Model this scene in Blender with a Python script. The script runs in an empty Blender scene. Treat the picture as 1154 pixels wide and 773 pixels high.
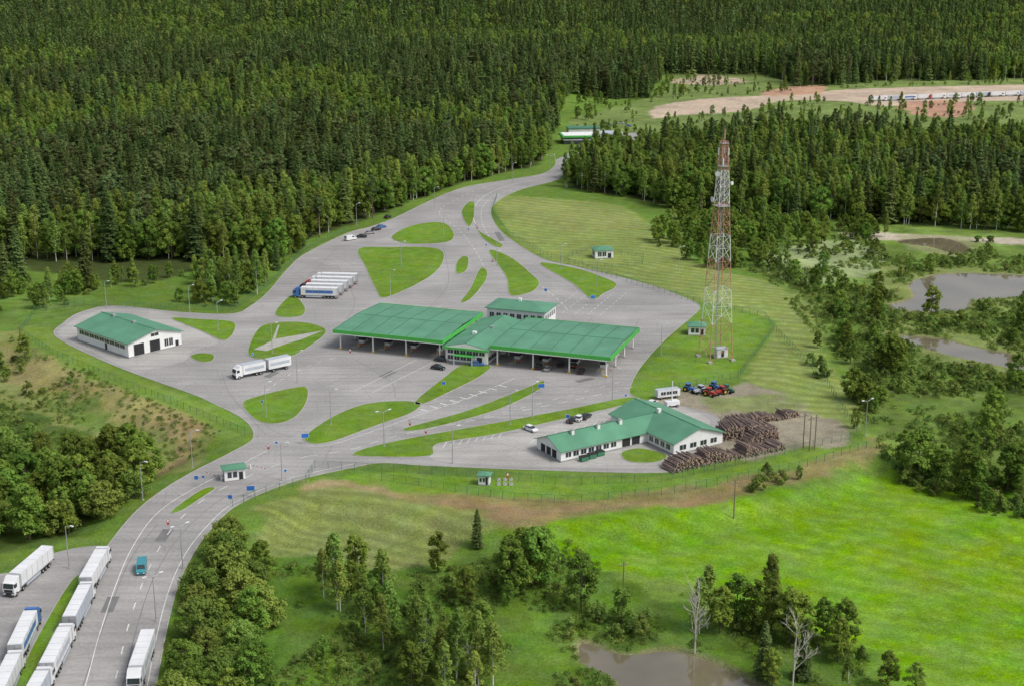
import bpy, math, random
import numpy as np
from mathutils import Vector
from mathutils.geometry import tessellate_polygon
random.seed(7); rng=np.random.default_rng(7)
sc=bpy.context.scene
F=1602.8; PIT=math.radians(16.21); CH=128.0
cp,sp=math.cos(PIT),math.sin(PIT)
def G(px,py,z=0.0):
    a=(px-577)/F; b=(py-386.5)/F
    t=(CH-z)/(sp+b*cp)
    return (a*t,(cp-b*sp)*t)
# ---------------- numeric helpers
def smooth(t):
    t=np.clip(t,0,1); return t*t*(3-2*t)
_lat=np.random.default_rng(3).random((256,256))
def vnoise(X,Y,s,o=0):
    x=np.asarray(X,float)/s+o*17.3+500; y=np.asarray(Y,float)/s+o*9.1+500
    xi=np.floor(x).astype(int); yi=np.floor(y).astype(int)
    fx=smooth(x-xi); fy=smooth(y-yi)
    a=_lat[xi%256,yi%256]; b=_lat[(xi+1)%256,yi%256]; c=_lat[xi%256,(yi+1)%256]; d=_lat[(xi+1)%256,(yi+1)%256]
    return (a*(1-fx)+b*fx)*(1-fy)+(c*(1-fx)+d*fx)*fy
def inside(poly,X,Y):
    r=np.zeros(np.shape(X),bool); n=len(poly)
    for i in range(n):
        x1,y1=poly[i]; x2,y2=poly[(i+1)%n]
        if y1==y2: continue
        c=((y1>Y)!=(y2>Y))&(X<(x2-x1)*(Y-y1)/(y2-y1)+x1)
        r^=c
    return r
def pdist(poly,X,Y,closed=True):
    d=np.full(np.shape(X),1e9); n=len(poly)
    for i in range(n if closed else n-1):
        x1,y1=poly[i]; x2,y2=poly[(i+1)%n]
        L=(x2-x1)**2+(y2-y1)**2+1e-9
        t=np.clip(((X-x1)*(x2-x1)+(Y-y1)*(y2-y1))/L,0,1)
        d=np.minimum(d,np.hypot(X-x1-t*(x2-x1),Y-y1-t*(y2-y1)))
    return d
def cr(pts,n=6,closed=True):
    out=[]; m=len(pts)
    rngi=range(m) if closed else range(m-1)
    for i in rngi:
        if closed: p0,p1,p2,p3=[pts[(i+k)%m] for k in (-1,0,1,2)]
        else: p0,p1,p2,p3=pts[max(i-1,0)],pts[i],pts[i+1],pts[min(i+2,m-1)]
        for k in range(n):
            t=k/n
            out.append(tuple(0.5*((2*p1[j])+(-p0[j]+p2[j])*t+(2*p0[j]-5*p1[j]+4*p2[j]-p3[j])*t*t+(-p0[j]+3*p1[j]-3*p2[j]+p3[j])*t**3) for j in (0,1)))
    if not closed: out.append(pts[-1])
    return out
def GP(pts,z=0): return [G(a,b,z) for a,b in pts]
LOW=[(cr(GP([(-250,420),(10,388),(60,410),(130,442),(200,472),(262,497),(238,512),(200,533),(163,555),(132,585),(108,608),(50,612),(-250,650)]),4),4.0,13.),
     (cr(GP([(205,690),(222,645),(250,606),(292,580),(350,560),(430,566),(560,588),(640,586),(760,574),(900,547),(985,512),(1200,560),(1500,950),(120,950),(185,800)]),4),3.2,11.)]
PONDS=[(cr(GP([(1025,319),(1060,309),(1110,308),(1170,312),(1230,325),(1170,334),(1100,337),(1085,349),(1040,351),(1000,345),(1030,335)]),4),-0.25),
       (cr(GP([(1008,378),(1060,382),(1110,393),(1170,405),(1160,416),(1090,404),(1040,391)]),4),-0.25),
       (cr(GP([(1010,272),(1060,268),(1090,278),(1080,287),(1050,278)]),4),-0.25),
       (cr(GP([(655,722),(700,736),(760,732),(820,752),(870,785),(780,800),(720,790),(686,758),(658,744)],-3.2),4),-3.4)]
def height(X,Y):
    X=np.asarray(X,float);Y=np.asarray(Y,float)
    h=np.zeros(X.shape); lm=np.zeros(X.shape)
    for poly,dep,w in LOW:
        m=inside(poly,X,Y)
        if m.any():
            s=smooth(pdist(poly,X,Y)/w)*m
            h-=dep*s; lm=np.maximum(lm,s)
    h+=lm*(vnoise(X,Y,14,1)-0.5)*0.7
    for poly,z in PONDS:
        m=inside(poly,X,Y)
        if m.any():
            h-=1.1*smooth(pdist(poly,X,Y)/2.0)*m+0.3*m
    st=780+620*smooth((X-10)/140)
    far=smooth((Y-st)/700)
    h+=far*((vnoise(X,Y,420,2)-0.4)*42+(vnoise(X,Y,150,3)-0.5)*10)
    return h
def PX(px,py):
    z=0.
    for _ in range(5):
        x,y=G(px,py,z); z=float(height(np.array([x]),np.array([y]))[0])
    return (x,y,z)
# ---------------- materials
def nt(m):
    m.use_nodes=True; return m.node_tree
def pmat(name,col,rough=.6,var=.12,scale=1.5,metal=0,bump=0,detail=4,spec=.3):
    m=bpy.data.materials.new(name); t=nt(m); N=t.nodes; L=t.links
    b=N['Principled BSDF']; b.inputs['Roughness'].default_value=rough; b.inputs['Metallic'].default_value=metal
    b.inputs['Specular IOR Level'].default_value=spec
    tc=N.new('ShaderNodeTexCoord'); no=N.new('ShaderNodeTexNoise'); no.inputs['Scale'].default_value=scale; no.inputs['Detail'].default_value=detail
    L.new(tc.outputs['Object'],no.inputs['Vector'])
    mr=N.new('ShaderNodeMapRange'); mr.inputs[1].default_value=.25; mr.inputs[2].default_value=.75; mr.inputs[3].default_value=1-var; mr.inputs[4].default_value=1+var
    L.new(no.outputs['Fac'],mr.inputs[0])
    mx=N.new('ShaderNodeVectorMath'); mx.operation='SCALE'; mx.inputs[0].default_value=col[:3]
    L.new(mr.outputs[0],mx.inputs['Scale']); L.new(mx.outputs[0],b.inputs['Base Color'])
    return m
def stripemat(name,col,period,axis=0,dark=.8,rough=.55,duty=.12):
    m=pmat(name,col,rough,.18,.18,detail=6); t=m.node_tree; N=t.nodes; L=t.links; b=N['Principled BSDF']
    src=b.inputs['Base Color'].links[0].from_socket
    tc=N.new('ShaderNodeTexCoord'); sx=N.new('ShaderNodeSeparateXYZ'); L.new(tc.outputs['Object'],sx.inputs[0])
    d=N.new('ShaderNodeMath'); d.operation='DIVIDE'; d.inputs[1].default_value=period; L.new(sx.outputs[axis],d.inputs[0])
    fr=N.new('ShaderNodeMath'); fr.operation='FRACT'; L.new(d.outputs[0],fr.inputs[0])
    lt=N.new('ShaderNodeMath'); lt.operation='LESS_THAN'; lt.inputs[1].default_value=duty; L.new(fr.outputs[0],lt.inputs[0])
    mr=N.new('ShaderNodeMapRange'); mr.inputs[3].default_value=1; mr.inputs[4].default_value=dark; L.new(lt.outputs[0],mr.inputs[0])
    v=N.new('ShaderNodeVectorMath'); v.operation='SCALE'; L.new(src,v.inputs[0]); L.new(mr.outputs[0],v.inputs['Scale']); L.new(v.outputs[0],b.inputs['Base Color'])
    return m
def leafmat(name,dark,light,rnd=.35,trans=.3):
    m=bpy.data.materials.new(name); t=nt(m); N=t.nodes; L=t.links
    N.remove(N['Principled BSDF']); out=N['Material Output']
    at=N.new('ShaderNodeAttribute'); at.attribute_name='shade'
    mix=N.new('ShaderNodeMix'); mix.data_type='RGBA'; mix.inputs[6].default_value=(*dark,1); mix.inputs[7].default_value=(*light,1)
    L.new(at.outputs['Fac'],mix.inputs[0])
    oi=N.new('ShaderNodeObjectInfo')
    mr=N.new('ShaderNodeMapRange'); mr.inputs[3].default_value=1-rnd; mr.inputs[4].default_value=1+rnd; L.new(oi.outputs['Random'],mr.inputs[0])
    hs=N.new('ShaderNodeHueSaturation'); L.new(mr.outputs[0],hs.inputs['Value']); L.new(mix.outputs[2],hs.inputs['Color'])
    m2=N.new('ShaderNodeMath'); m2.operation='MULTIPLY'; m2.inputs[1].default_value=7.31; L.new(oi.outputs['Random'],m2.inputs[0])
    fr=N.new('ShaderNodeMath'); fr.operation='FRACT'; L.new(m2.outputs[0],fr.inputs[0])
    mh=N.new('ShaderNodeMapRange'); mh.inputs[3].default_value=.465; mh.inputs[4].default_value=.51; L.new(fr.outputs[0],mh.inputs[0]); L.new(mh.outputs[0],hs.inputs['Hue'])
    d=N.new('ShaderNodeBsdfDiffuse'); tr=N.new('ShaderNodeBsdfTranslucent'); ms=N.new('ShaderNodeMixShader'); ms.inputs[0].default_value=trans
    L.new(hs.outputs[0],d.inputs[0]); L.new(hs.outputs[0],tr.inputs[0]); L.new(d.outputs[0],ms.inputs[1]); L.new(tr.outputs[0],ms.inputs[2]); L.new(ms.outputs[0],out.inputs[0])
    return m
def groundmat(name,use_attr=True,col=(.1,.2,.03),fine=1.0):
    m=bpy.data.materials.new(name); t=nt(m); N=t.nodes; L=t.links; b=N['Principled BSDF']
    b.inputs['Roughness'].default_value=.95; b.inputs['Specular IOR Level'].default_value=.1
    geo=N.new('ShaderNodeNewGeometry')
    def noise(s,d=4,r=.6):
        n=N.new('ShaderNodeTexNoise'); n.inputs['Scale'].default_value=s; n.inputs['Detail'].default_value=d; n.inputs['Roughness'].default_value=r
        L.new(geo.outputs['Position'],n.inputs['Vector']); return n.outputs['Fac']
    def mrange(s,a,bb,lo=.3,hi=.7):
        q=N.new('ShaderNodeMapRange'); q.inputs[1].default_value=lo;q.inputs[2].default_value=hi;q.inputs[3].default_value=a;q.inputs[4].default_value=bb; L.new(s,q.inputs[0]); return q.outputs[0]
    def mul(a,bb):
        q=N.new('ShaderNodeMath'); q.operation='MULTIPLY'; L.new(a,q.inputs[0]); 
        if isinstance(bb,(int,float)): q.inputs[1].default_value=bb
        else: L.new(bb,q.inputs[1])
        return q.outputs[0]
    n1=noise(.03,6,.65); n2=noise(.28,6,.72); n3=noise(2.0,4,.75)
    k=mul(mul(mrange(n1,.80,1.20),mrange(n2,.76,1.24)),mrange(n3,1-.36*fine,1+.36*fine))
    if use_attr:
        at=N.new('ShaderNodeAttribute'); at.attribute_name='col'; csrc=at.outputs['Color']
        am=N.new('ShaderNodeAttribute'); am.attribute_name='mow'
        dt=N.new('ShaderNodeVectorMath'); dt.operation='DOT_PRODUCT'; dt.inputs[1].default_value=(.42,.91,0); L.new(geo.outputs['Position'],dt.inputs[0])
        nn=N.new('ShaderNodeMath'); nn.operation='MULTIPLY_ADD'; L.new(noise(.008,2),nn.inputs[0]); nn.inputs[1].default_value=60; L.new(dt.outputs['Value'],nn.inputs[2])
        sn=N.new('ShaderNodeMath'); sn.operation='SINE'; L.new(mul(nn.outputs[0],2*math.pi/5.0),sn.inputs[0])
        st=mul(mul(mul(sn.outputs[0],am.outputs['Fac']),mrange(n2,.2,1.4)),.16)
        ad=N.new('ShaderNodeMath'); ad.operation='ADD'; ad.inputs[1].default_value=1; L.new(st,ad.inputs[0])
        k=mul(k,ad.outputs[0])
    else:
        rg=N.new('ShaderNodeRGB'); rg.outputs[0].default_value=(*col,1); csrc=rg.outputs[0]
    hs=N.new('ShaderNodeHueSaturation'); L.new(csrc,hs.inputs['Color']); L.new(mrange(noise(.10,5),.472,.505),hs.inputs['Hue']); L.new(mrange(noise(.17,5),.90,1.12),hs.inputs['Saturation'])
    v=N.new('ShaderNodeVectorMath'); v.operation='SCALE'; L.new(hs.outputs[0],v.inputs[0]); L.new(k,v.inputs['Scale']); L.new(v.outputs[0],b.inputs['Base Color'])
    bp=N.new('ShaderNodeBump'); bp.inputs['Strength'].default_value=.6; bp.inputs['Distance'].default_value=.35*fine; L.new(n3,bp.inputs['Height']); L.new(bp.outputs[0],b.inputs['Normal'])
    return m
def asphaltmat(name,col):
    m=bpy.data.materials.new(name); t=nt(m); N=t.nodes; L=t.links; b=N['Principled BSDF']
    b.inputs['Roughness'].default_value=.9; b.inputs['Specular IOR Level'].default_value=.15
    geo=N.new('ShaderNodeNewGeometry')
    def nz(s,d,lo,hi,a,bb,sc3=None):
        n=N.new('ShaderNodeTexNoise'); n.inputs['Scale'].default_value=s; n.inputs['Detail'].default_value=d
        if sc3:
            mp=N.new('ShaderNodeMapping'); mp.inputs['Scale'].default_value=sc3; mp.inputs['Rotation'].default_value=(0,0,math.radians(-50)); L.new(geo.outputs['Position'],mp.inputs[0]); L.new(mp.outputs[0],n.inputs['Vector'])
        else: L.new(geo.outputs['Position'],n.inputs['Vector'])
        q=N.new('ShaderNodeMapRange'); q.inputs[1].default_value=lo;q.inputs[2].default_value=hi;q.inputs[3].default_value=a;q.inputs[4].default_value=bb; L.new(n.outputs['Fac'],q.inputs[0]); return q.outputs[0]
    def mul(a,bb):
        q=N.new('ShaderNodeMath'); q.operation='MULTIPLY'; L.new(a,q.inputs[0]); L.new(bb,q.inputs[1]); return q.outputs[0]
    k=mul(mul(nz(.05,6,.3,.7,.84,1.14),nz(1.3,5,.3,.7,.90,1.10)),nz(.4,3,.35,.65,.90,1.08,(.08,1.3,1)))
    vo=N.new('ShaderNodeTexVoronoi'); vo.feature='DISTANCE_TO_EDGE'; vo.inputs['Scale'].default_value=.07; L.new(geo.outputs['Position'],vo.inputs['Vector'])
    q=N.new('ShaderNodeMapRange'); q.inputs[1].default_value=.0;q.inputs[2].default_value=.012;q.inputs[3].default_value=.88;q.inputs[4].default_value=1; L.new(vo.outputs[0],q.inputs[0])
    k=mul(k,q.outputs[0])
    vc=N.new('ShaderNodeTexVoronoi'); vc.inputs['Scale'].default_value=.045; L.new(geo.outputs['Position'],vc.inputs['Vector']); sx=N.new('ShaderNodeSeparateColor'); L.new(vc.outputs['Color'],sx.inputs[0])
    q=N.new('ShaderNodeMapRange'); q.inputs[3].default_value=.95; q.inputs[4].default_value=1.05; L.new(sx.outputs[0],q.inputs[0]); k=mul(k,q.outputs[0])
    v=N.new('ShaderNodeVectorMath'); v.operation='SCALE'; v.inputs[0].default_value=col; L.new(k,v.inputs['Scale']); L.new(v.outputs[0],b.inputs['Base Color'])
    return m
M={}
M['ground']=groundmat('grass_ground')
M['lawn']=groundmat('lawn_grass',False,(.120,.230,.030),.7)
M['asphalt']=asphaltmat('aged_asphalt',(.315,.306,.298))
M['seal']=pmat('bitumen_joint',(.17,.17,.17),.8,.2,.4)
M['concrete']=asphaltmat('concrete_paving',(.37,.36,.34))
M['kerb']=pmat('kerb_concrete',(.37,.36,.33),.9,.2,.5)
M['paint']=pmat('road_paint',(.66,.66,.64),.8,.25,.6)
M['white']=pmat('white_wall',(.74,.75,.74),.7,.07,.4,detail=6)
M['plinth']=pmat('grey_plinth',(.3,.3,.3),.8,.1,1)
M['roof']=stripemat('green_sheet_roof',(.10,.265,.165),1.1,0,.86)
M['roofy']=stripemat('green_sheet_roof_b',(.10,.265,.165),1.1,1,.86)
M['fascia']=pmat('bright_green_fascia',(.08,.42,.08),.5,.08,.4)
M['glass']=pmat('window_glass',(.03,.04,.05),.1,.3,1,spec=.8)
M['dark']=pmat('dark_interior',(.03,.03,.032),.8,.2,1)
M['steel']=pmat('galvanised_steel',(.42,.43,.44),.45,.1,2,metal=.4)
M['red']=pmat('red_paint',(.5,.06,.04),.5,.1,.5)
M['tyre']=pmat('tyre_rubber',(.02,.02,.02),.9,.2,3)
M['tw']=pmat('truck_white',(.70,.71,.72),.4,.10,.3)
M['tgrey']=pmat('truck_tarp_grey',(.42,.46,.52),.5,.1,.5)
M['tblue']=pmat('truck_blue',(.06,.16,.42),.4,.1,.5)
M['tred']=pmat('truck_red',(.38,.05,.04),.4,.1,.5)
M['towred']=pmat('faded_tower_red',(.52,.25,.21),.7,.15,.5)
M['towwhite']=pmat('tower_white',(.70,.70,.69),.6,.1,.5)
M['black']=pmat('black_paint',(.02,.02,.024),.25,.1,.5,spec=.6)
M['silver']=pmat('silver_paint',(.4,.42,.44),.3,.05,.5,metal=.4)
M['teal']=pmat('teal_paint',(.05,.25,.3),.35,.05,.5)
M['sign']=pmat('blue_sign',(.03,.15,.5),.5,.05,1)
M['yellow']=pmat('yellow_paint',(.65,.42,.04),.5,.05,1)
M['log']=pmat('log_bark',(.20,.15,.13),.9,.45,1.2)
M['logend']=pmat('log_end',(.38,.29,.22),.9,.25,2)
M['bark']=pmat('bark',(.12,.09,.07),.95,.3,3)
M['pbark']=pmat('pine_bark',(.25,.13,.07),.95,.3,3)
M['birchbark']=pmat('birch_bark',(.62,.61,.57),.8,.35,2.5)
M['deadwood']=pmat('dead_wood',(.50,.47,.42),.9,.2,3)
M['wood']=pmat('pole_wood',(.2,.16,.12),.9,.2,3)
M['greenp']=pmat('green_paint',(.06,.19,.11),.6,.1,1)
m=pmat('pond_water',(.17,.145,.095),.05,.3,.06); b=m.node_tree.nodes['Principled BSDF']; b.inputs['IOR'].default_value=1.75; b.inputs['Specular IOR Level'].default_value=.8
t=m.node_tree; no=t.nodes.new('ShaderNodeTexNoise'); no.inputs['Scale'].default_value=1.6; bp=t.nodes.new('ShaderNodeBump'); bp.inputs['Strength'].default_value=.03; t.links.new(no.outputs['Fac'],bp.inputs['Height']); t.links.new(bp.outputs[0],b.inputs['Normal'])
M['water']=m
m=bpy.data.materials.new('wire_mesh'); t=nt(m); N=t.nodes; tr=N.new('ShaderNodeBsdfTransparent'); ms=N.new('ShaderNodeMixShader'); ms.inputs[0].default_value=.12
N['Principled BSDF'].inputs['Base Color'].default_value=(.14,.2,.14,1); t.links.new(tr.outputs[0],ms.inputs[1]); t.links.new(N['Principled BSDF'].outputs[0],ms.inputs[2]); t.links.new(ms.outputs[0],N['Material Output'].inputs[0]); M['mesh']=m
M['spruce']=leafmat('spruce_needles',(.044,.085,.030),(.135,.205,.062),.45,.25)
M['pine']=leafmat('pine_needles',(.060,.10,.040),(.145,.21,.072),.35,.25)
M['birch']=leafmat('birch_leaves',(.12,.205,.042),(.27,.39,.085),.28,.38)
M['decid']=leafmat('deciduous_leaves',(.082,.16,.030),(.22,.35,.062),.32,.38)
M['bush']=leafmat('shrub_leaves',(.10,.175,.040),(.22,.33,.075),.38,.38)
M['tuft']=leafmat('tall_grass',(.10,.18,.035),(.22,.32,.08),.38,.38)

# ---------------- mesh builder
class MB:
    def __init__(s): s.v=[];s.f=[];s.m=[];s.mats=[]
    def add(s,vs,fs,mat):
        if mat not in s.mats: s.mats.append(mat)
        k=s.mats.index(mat); o=len(s.v); s.v+=[tuple(p) for p in vs]
        for f in fs: s.f.append(tuple(o+i for i in f)); s.m.append(k)
        return s
    def box(s,x0,y0,z0,x1,y1,z1,mat,top=0):
        a=top
        return s.add([(x0,y0,z0),(x1,y0,z0),(x1,y1,z0),(x0,y1,z0),(x0+a,y0+a,z1),(x1-a,y0+a,z1),(x1-a,y1-a,z1),(x0+a,y1-a,z1)],
          [(0,3,2,1),(4,5,6,7),(0,1,5,4),(1,2,6,5),(2,3,7,6),(3,0,4,7)],mat)
    def cyl(s,p0,p1,r0,r1,n,mat,caps=True,capmat=None):
        p0=Vector(p0);p1=Vector(p1);d=(p1-p0).normalized(); u=d.orthogonal().normalized(); w=d.cross(u)
        vs=[]
        for p,r in ((p0,r0),(p1,r1)):
            for i in range(n):
                a=2*math.pi*i/n; vs.append(p+u*(r*math.cos(a))+w*(r*math.sin(a)))
        s.add(vs,[(i,(i+1)%n,n+(i+1)%n,n+i) for i in range(n)],mat)
        if caps: s.add(vs,[tuple(range(n))[::-1],tuple(range(n,2*n))],capmat or mat)
        return s
    def prof(s,pts,y0,y1,mat):
        n=len(pts); vs=[(x,y0,z) for x,z in pts]+[(x,y1,z) for x,z in pts]
        s.add(vs,[(i,(i+1)%n,n+(i+1)%n,n+i) for i in range(n)]+[tuple(range(n))[::-1],tuple(range(n,2*n))],mat); return s
    def mesh(s,name):
        me=bpy.data.meshes.new(name); me.from_pydata(s.v,[],s.f)
        for k in s.mats: me.materials.append(M[k])
        me.polygons.foreach_set('material_index',s.m); me.update(); return me
    def obj(s,name,loc=(0,0,0),rot=0,parent=None):
        return place(s.mesh(name),name,loc,rot,parent)
def place(me,name,loc=(0,0,0),rot=0,parent=None,scale=1):
    o=bpy.data.objects.new(name,me); sc.collection.objects.link(o)
    o.location=loc; o.rotation_euler=(0,0,rot)
    o.scale=(scale,)*3 if not isinstance(scale,tuple) else scale
    if parent: o.parent=parent
    return o
def empty(name,loc,rot):
    o=bpy.data.objects.new(name,None); sc.collection.objects.link(o); o.location=loc; o.rotation_euler=(0,0,rot); o.empty_display_size=1; return o
# ---------------- ground
def axis(segs):
    a=[]
    for s,e,st in segs: a+=list(np.arange(s,e,st))
    return np.array(a+[segs[-1][1]])
xs=axis([(-6000,-2000,400),(-2000,-800,80),(-800,-470,15),(-470,-215,3),(-215,265,1.25),(265,470,3),(470,800,15),(800,2000,80),(2000,6000,400)])
ys=axis([(-600,100,100),(100,190,6),(190,560,1.25),(560,1300,2.6),(1300,2000,25),(2000,4000,60),(4000,9000,500)])
XX,YY=np.meshgrid(xs,ys); ZZ=height(XX,YY)
jx=XX+(vnoise(XX,YY,7,5)-.5)*7+(vnoise(XX,YY,2.5,6)-.5)*3; jy=YY+(vnoise(XX,YY,7,7)-.5)*9+(vnoise(XX,YY,2.5,8)-.5)*3
col=np.zeros(XX.shape+(3,)); col[:]=(.112,.205,.036)
wild=vnoise(XX,YY,30,9)[...,None]; col=col*(.8+.4*wild)
mow=np.zeros(XX.shape)
def zone(pxs,c,jit=1,m=None,z=0,blend=2.0,amt=1.0,sm=True,rough=0):
    P=GP(pxs,z); P=cr(P,4) if sm else P
    A=XX+(jx-XX)*jit;B=YY+(jy-YY)*jit
    ii=inside(P,A,B); 
    if not ii.any(): return
    w=np.zeros(XX.shape); w[ii]=np.clip(pdist(P,A[ii],B[ii])/blend,0,1)*amt
    cc=np.array(c)
    if rough:
        r=1+rough*(vnoise(XX,YY,11,21)*.55+vnoise(XX,YY,4,22)*.45-.5)*2; cc=cc*r[...,None]
    col[:]=col*(1-w[...,None])+cc*w[...,None]
    if m is not None: mow[:]=mow*(1-w)+m*w
FLOOR=(.055,.08,.022)
FOREST_L=[(-500,260),(-60,300),(0,300),(110,318),(180,318),(232,304),(330,288),(348,270),(400,254),(440,238),(500,214),(560,198),(612,186),(622,160),(628,132),(640,112),(730,112),(745,84),(860,84),(900,100),(1000,92),(1300,88),(1300,-50),(-500,-50)]
FOREST_R=[(634,212),(700,222),(760,236),(860,242),(920,248),(1000,252),(1100,260),(1300,268),(1300,165),(1154,166),(1050,168),(960,160),(860,160),(760,170),(700,178),(652,190)]
zone(FOREST_L,FLOOR,.5,sm=False,blend=4)
col[YY>1300]=FLOOR
zone(FOREST_R,FLOOR,.5,sm=False,blend=4)
zone([(640,135),(740,108),(760,84),(860,86),(905,96),(1000,90),(1250,85),(1250,150),(1120,150),(900,145),(780,150),(700,165),(655,168)],(.15,.22,.065),1,sm=False,rough=.3)
ROADFAR=[(735,134),(738,120),(800,111),(860,108),(930,103),(1000,99),(1250,95),(1250,111),(1090,115),(1000,120),(940,114),(880,115),(840,126),(770,130)]
zone(ROADFAR,(.46,.38,.28),.6,blend=3,rough=.15)
zone([(855,108),(880,99),(930,97),(925,106)],(.44,.29,.18),1)
zone([(1010,118),(1060,113),(1098,118),(1085,131),(1040,132)],(.44,.28,.18),1)
zone([(752,92),(800,86),(845,92),(800,97)],(.40,.33,.23),1,rough=.3)
# left rough vegetation / banks
zone([(-200,340),(60,330),(120,350),(60,372),(0,380),(-200,380)],(.11,.20,.04),1,rough=.3)
zone([(-250,395),(20,374),(140,432),(240,476),(240,512),(180,548),(120,560),(60,520),(-250,540)],(.185,.225,.07),1,z=-1,rough=.2)
zone([(130,440),(165,448),(222,478),(210,520),(170,535),(185,490)],(.28,.225,.105),1,z=-2,amt=.85,rough=.25)
zone([(0,395),(60,412),(130,440),(190,475),(150,480),(80,445),(0,420)],(.27,.255,.10),1,z=-2,amt=.85,rough=.2)
zone([(60,440),(110,455),(150,490),(120,500),(80,470)],(.09,.17,.035),1,z=-3,amt=.7)
zone([(20,372),(60,370),(130,412),(200,440),(283,488),(270,497),(200,466),(130,438),(60,408)],(.145,.245,.045),.3)
zone([(-100,450),(60,470),(130,530),(90,610),(-100,640)],(.075,.13,.028),1,z=-4,rough=.3)
# right mown meadow
zone([(558,224),(600,222),(700,232),(745,262),(800,300),(870,318),(925,345),(935,400),(975,470),(965,490),(905,470),(845,432),(835,425),(872,370),(860,358),(790,340),(700,312),(610,290),(566,256)],(.195,.265,.075),.35,m=1,rough=.08)
zone([(565,228),(610,226),(700,240),(720,258),(640,262),(590,250)],(.215,.265,.085),.6,m=1)
zone([(715,440),(735,404),(765,370),(792,346),(860,360),(870,372),(830,424),(790,433)],(.130,.245,.036),.2)
# wetland
zone([(840,300),(960,255),(1250,262),(1250,600),(1000,520),(975,470),(935,395),(925,345)],(.125,.21,.045),1,rough=.55)
zone([(860,285),(960,270),(1000,300),(930,320),(870,310)],(.30,.36,.19),1,amt=.7,rough=.25)
zone([(950,262),(1000,262),(1080,266),(1250,274),(1250,280),(1080,273),(960,269)],(.46,.42,.32),.5,blend=1.5)
zone([(1000,266),(1040,262),(1100,268),(1092,290),(1040,284)],(.26,.28,.14),1,amt=.7)
zone([(985,305),(1060,300),(1250,306),(1250,345),(1100,355),(1000,355)],(.19,.24,.08),1,amt=.7,rough=.3)
zone([(1000,360),(1100,375),(1200,395),(1200,425),(1080,412),(1010,392)],(.20,.25,.085),1,amt=.7,rough=.3)
zone([(735,446),(835,432),(880,445),(950,482),(955,500),(890,512),(850,520),(790,500),(760,470)],(.27,.25,.18),.7,rough=.25)
zone([(790,447),(870,445),(905,462),(860,470),(800,462)],(.16,.23,.06),1,amt=.7,rough=.3)
zone([(345,540),(430,530),(560,534),(740,536),(900,512),(985,492),(990,505),(900,535),(760,560),(640,570),(560,572),(430,556),(350,552)],(.130,.245,.036),.3)
zone([(345,550),(430,553),(560,566),(640,566),(760,554),(900,530),(985,500),(985,518),(900,552),(760,584),(640,598),(560,600),(430,576),(350,568)],(.235,.20,.085),.6,z=-1.5,amt=.85,rough=.3)
zone([(430,562),(560,578),(640,580),(760,568),(860,548),(860,556),(760,578),(640,592),(560,592),(430,572)],(.27,.20,.10),1,z=-2,amt=.75,rough=.3)
zone([(350,538),(440,543),(480,560),(430,562),(360,556)],(.31,.245,.13),1,amt=.8,rough=.3)
zone([(285,588),(330,568),(400,560),(540,590),(575,602),(530,618),(470,640),(380,640),(310,632)],(.185,.235,.072),.5,m=.9,z=-3)
zone([(205,700),(300,630),(480,640),(620,610),(700,650),(800,690),(960,720),(960,900),(150,900)],(.088,.175,.026),1,z=-3.2,rough=.4)
zone([(612,604),(700,592),(900,562),(985,534),(1100,550),(1250,575),(1300,950),(900,950),(980,790),(1000,740),(930,722),(860,690),(780,660),(700,650),(625,628)],(.132,.285,.022),.5,z=-3.2,m=.5,rough=.10)
zone([(900,600),(1154,600),(1200,680),(1000,700)],(.175,.315,.025),2,z=-3.2,amt=.6,blend=20,m=.5)
zone([(640,600),(860,575),(930,600),(760,640),(660,640)],(.105,.235,.020),2,z=-3.2,amt=.5,blend=12,m=.5)
zone([(985,690),(1250,700),(1250,740),(1050,745)],(.11,.22,.025),3,z=-3.2,amt=.6,blend=15,m=.3)
for P,z in PONDS:
    d=pdist(P,XX,YY); ins=inside(P,XX,YY); w=np.clip(1-d/(.6+vnoise(XX,YY,4,4)*1.6),0,1); w[ins]=1
    col=col*(1-w[...,None]*.75)+np.array((.22,.19,.12))*w[...,None]*.75
ny,nx=XX.shape
idx=np.arange(nx*ny).reshape(ny,nx)
quads=np.stack([idx[:-1,:-1],idx[:-1,1:],idx[1:,1:],idx[1:,:-1]],-1).reshape(-1,4)
me=bpy.data.meshes.new('ground'); me.vertices.add(nx*ny); me.vertices.foreach_set('co',np.stack([XX,YY,ZZ],-1).astype('f').ravel())
me.loops.add(quads.size); me.loops.foreach_set('vertex_index',quads.astype('i').ravel())
me.polygons.add(len(quads)); me.polygons.foreach_set('loop_start',np.arange(0,quads.size,4,dtype='i'))
try: me.polygons.foreach_set('loop_total',np.full(len(quads),4,dtype='i'))
except Exception: pass
me.update(calc_edges=True)
me.polygons.foreach_set('use_smooth',np.ones(len(quads),bool))
a=me.attributes.new('col','FLOAT_COLOR','POINT'); a.data.foreach_set('color',np.concatenate([np.clip(col,0.01,1),np.ones(col.shape[:2]+(1,))],-1).astype('f').ravel())
a=me.attributes.new('mow','FLOAT','POINT'); a.data.foreach_set('value',mow.astype('f').ravel())
me.materials.append(M['ground']); place(me,'ground')
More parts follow.
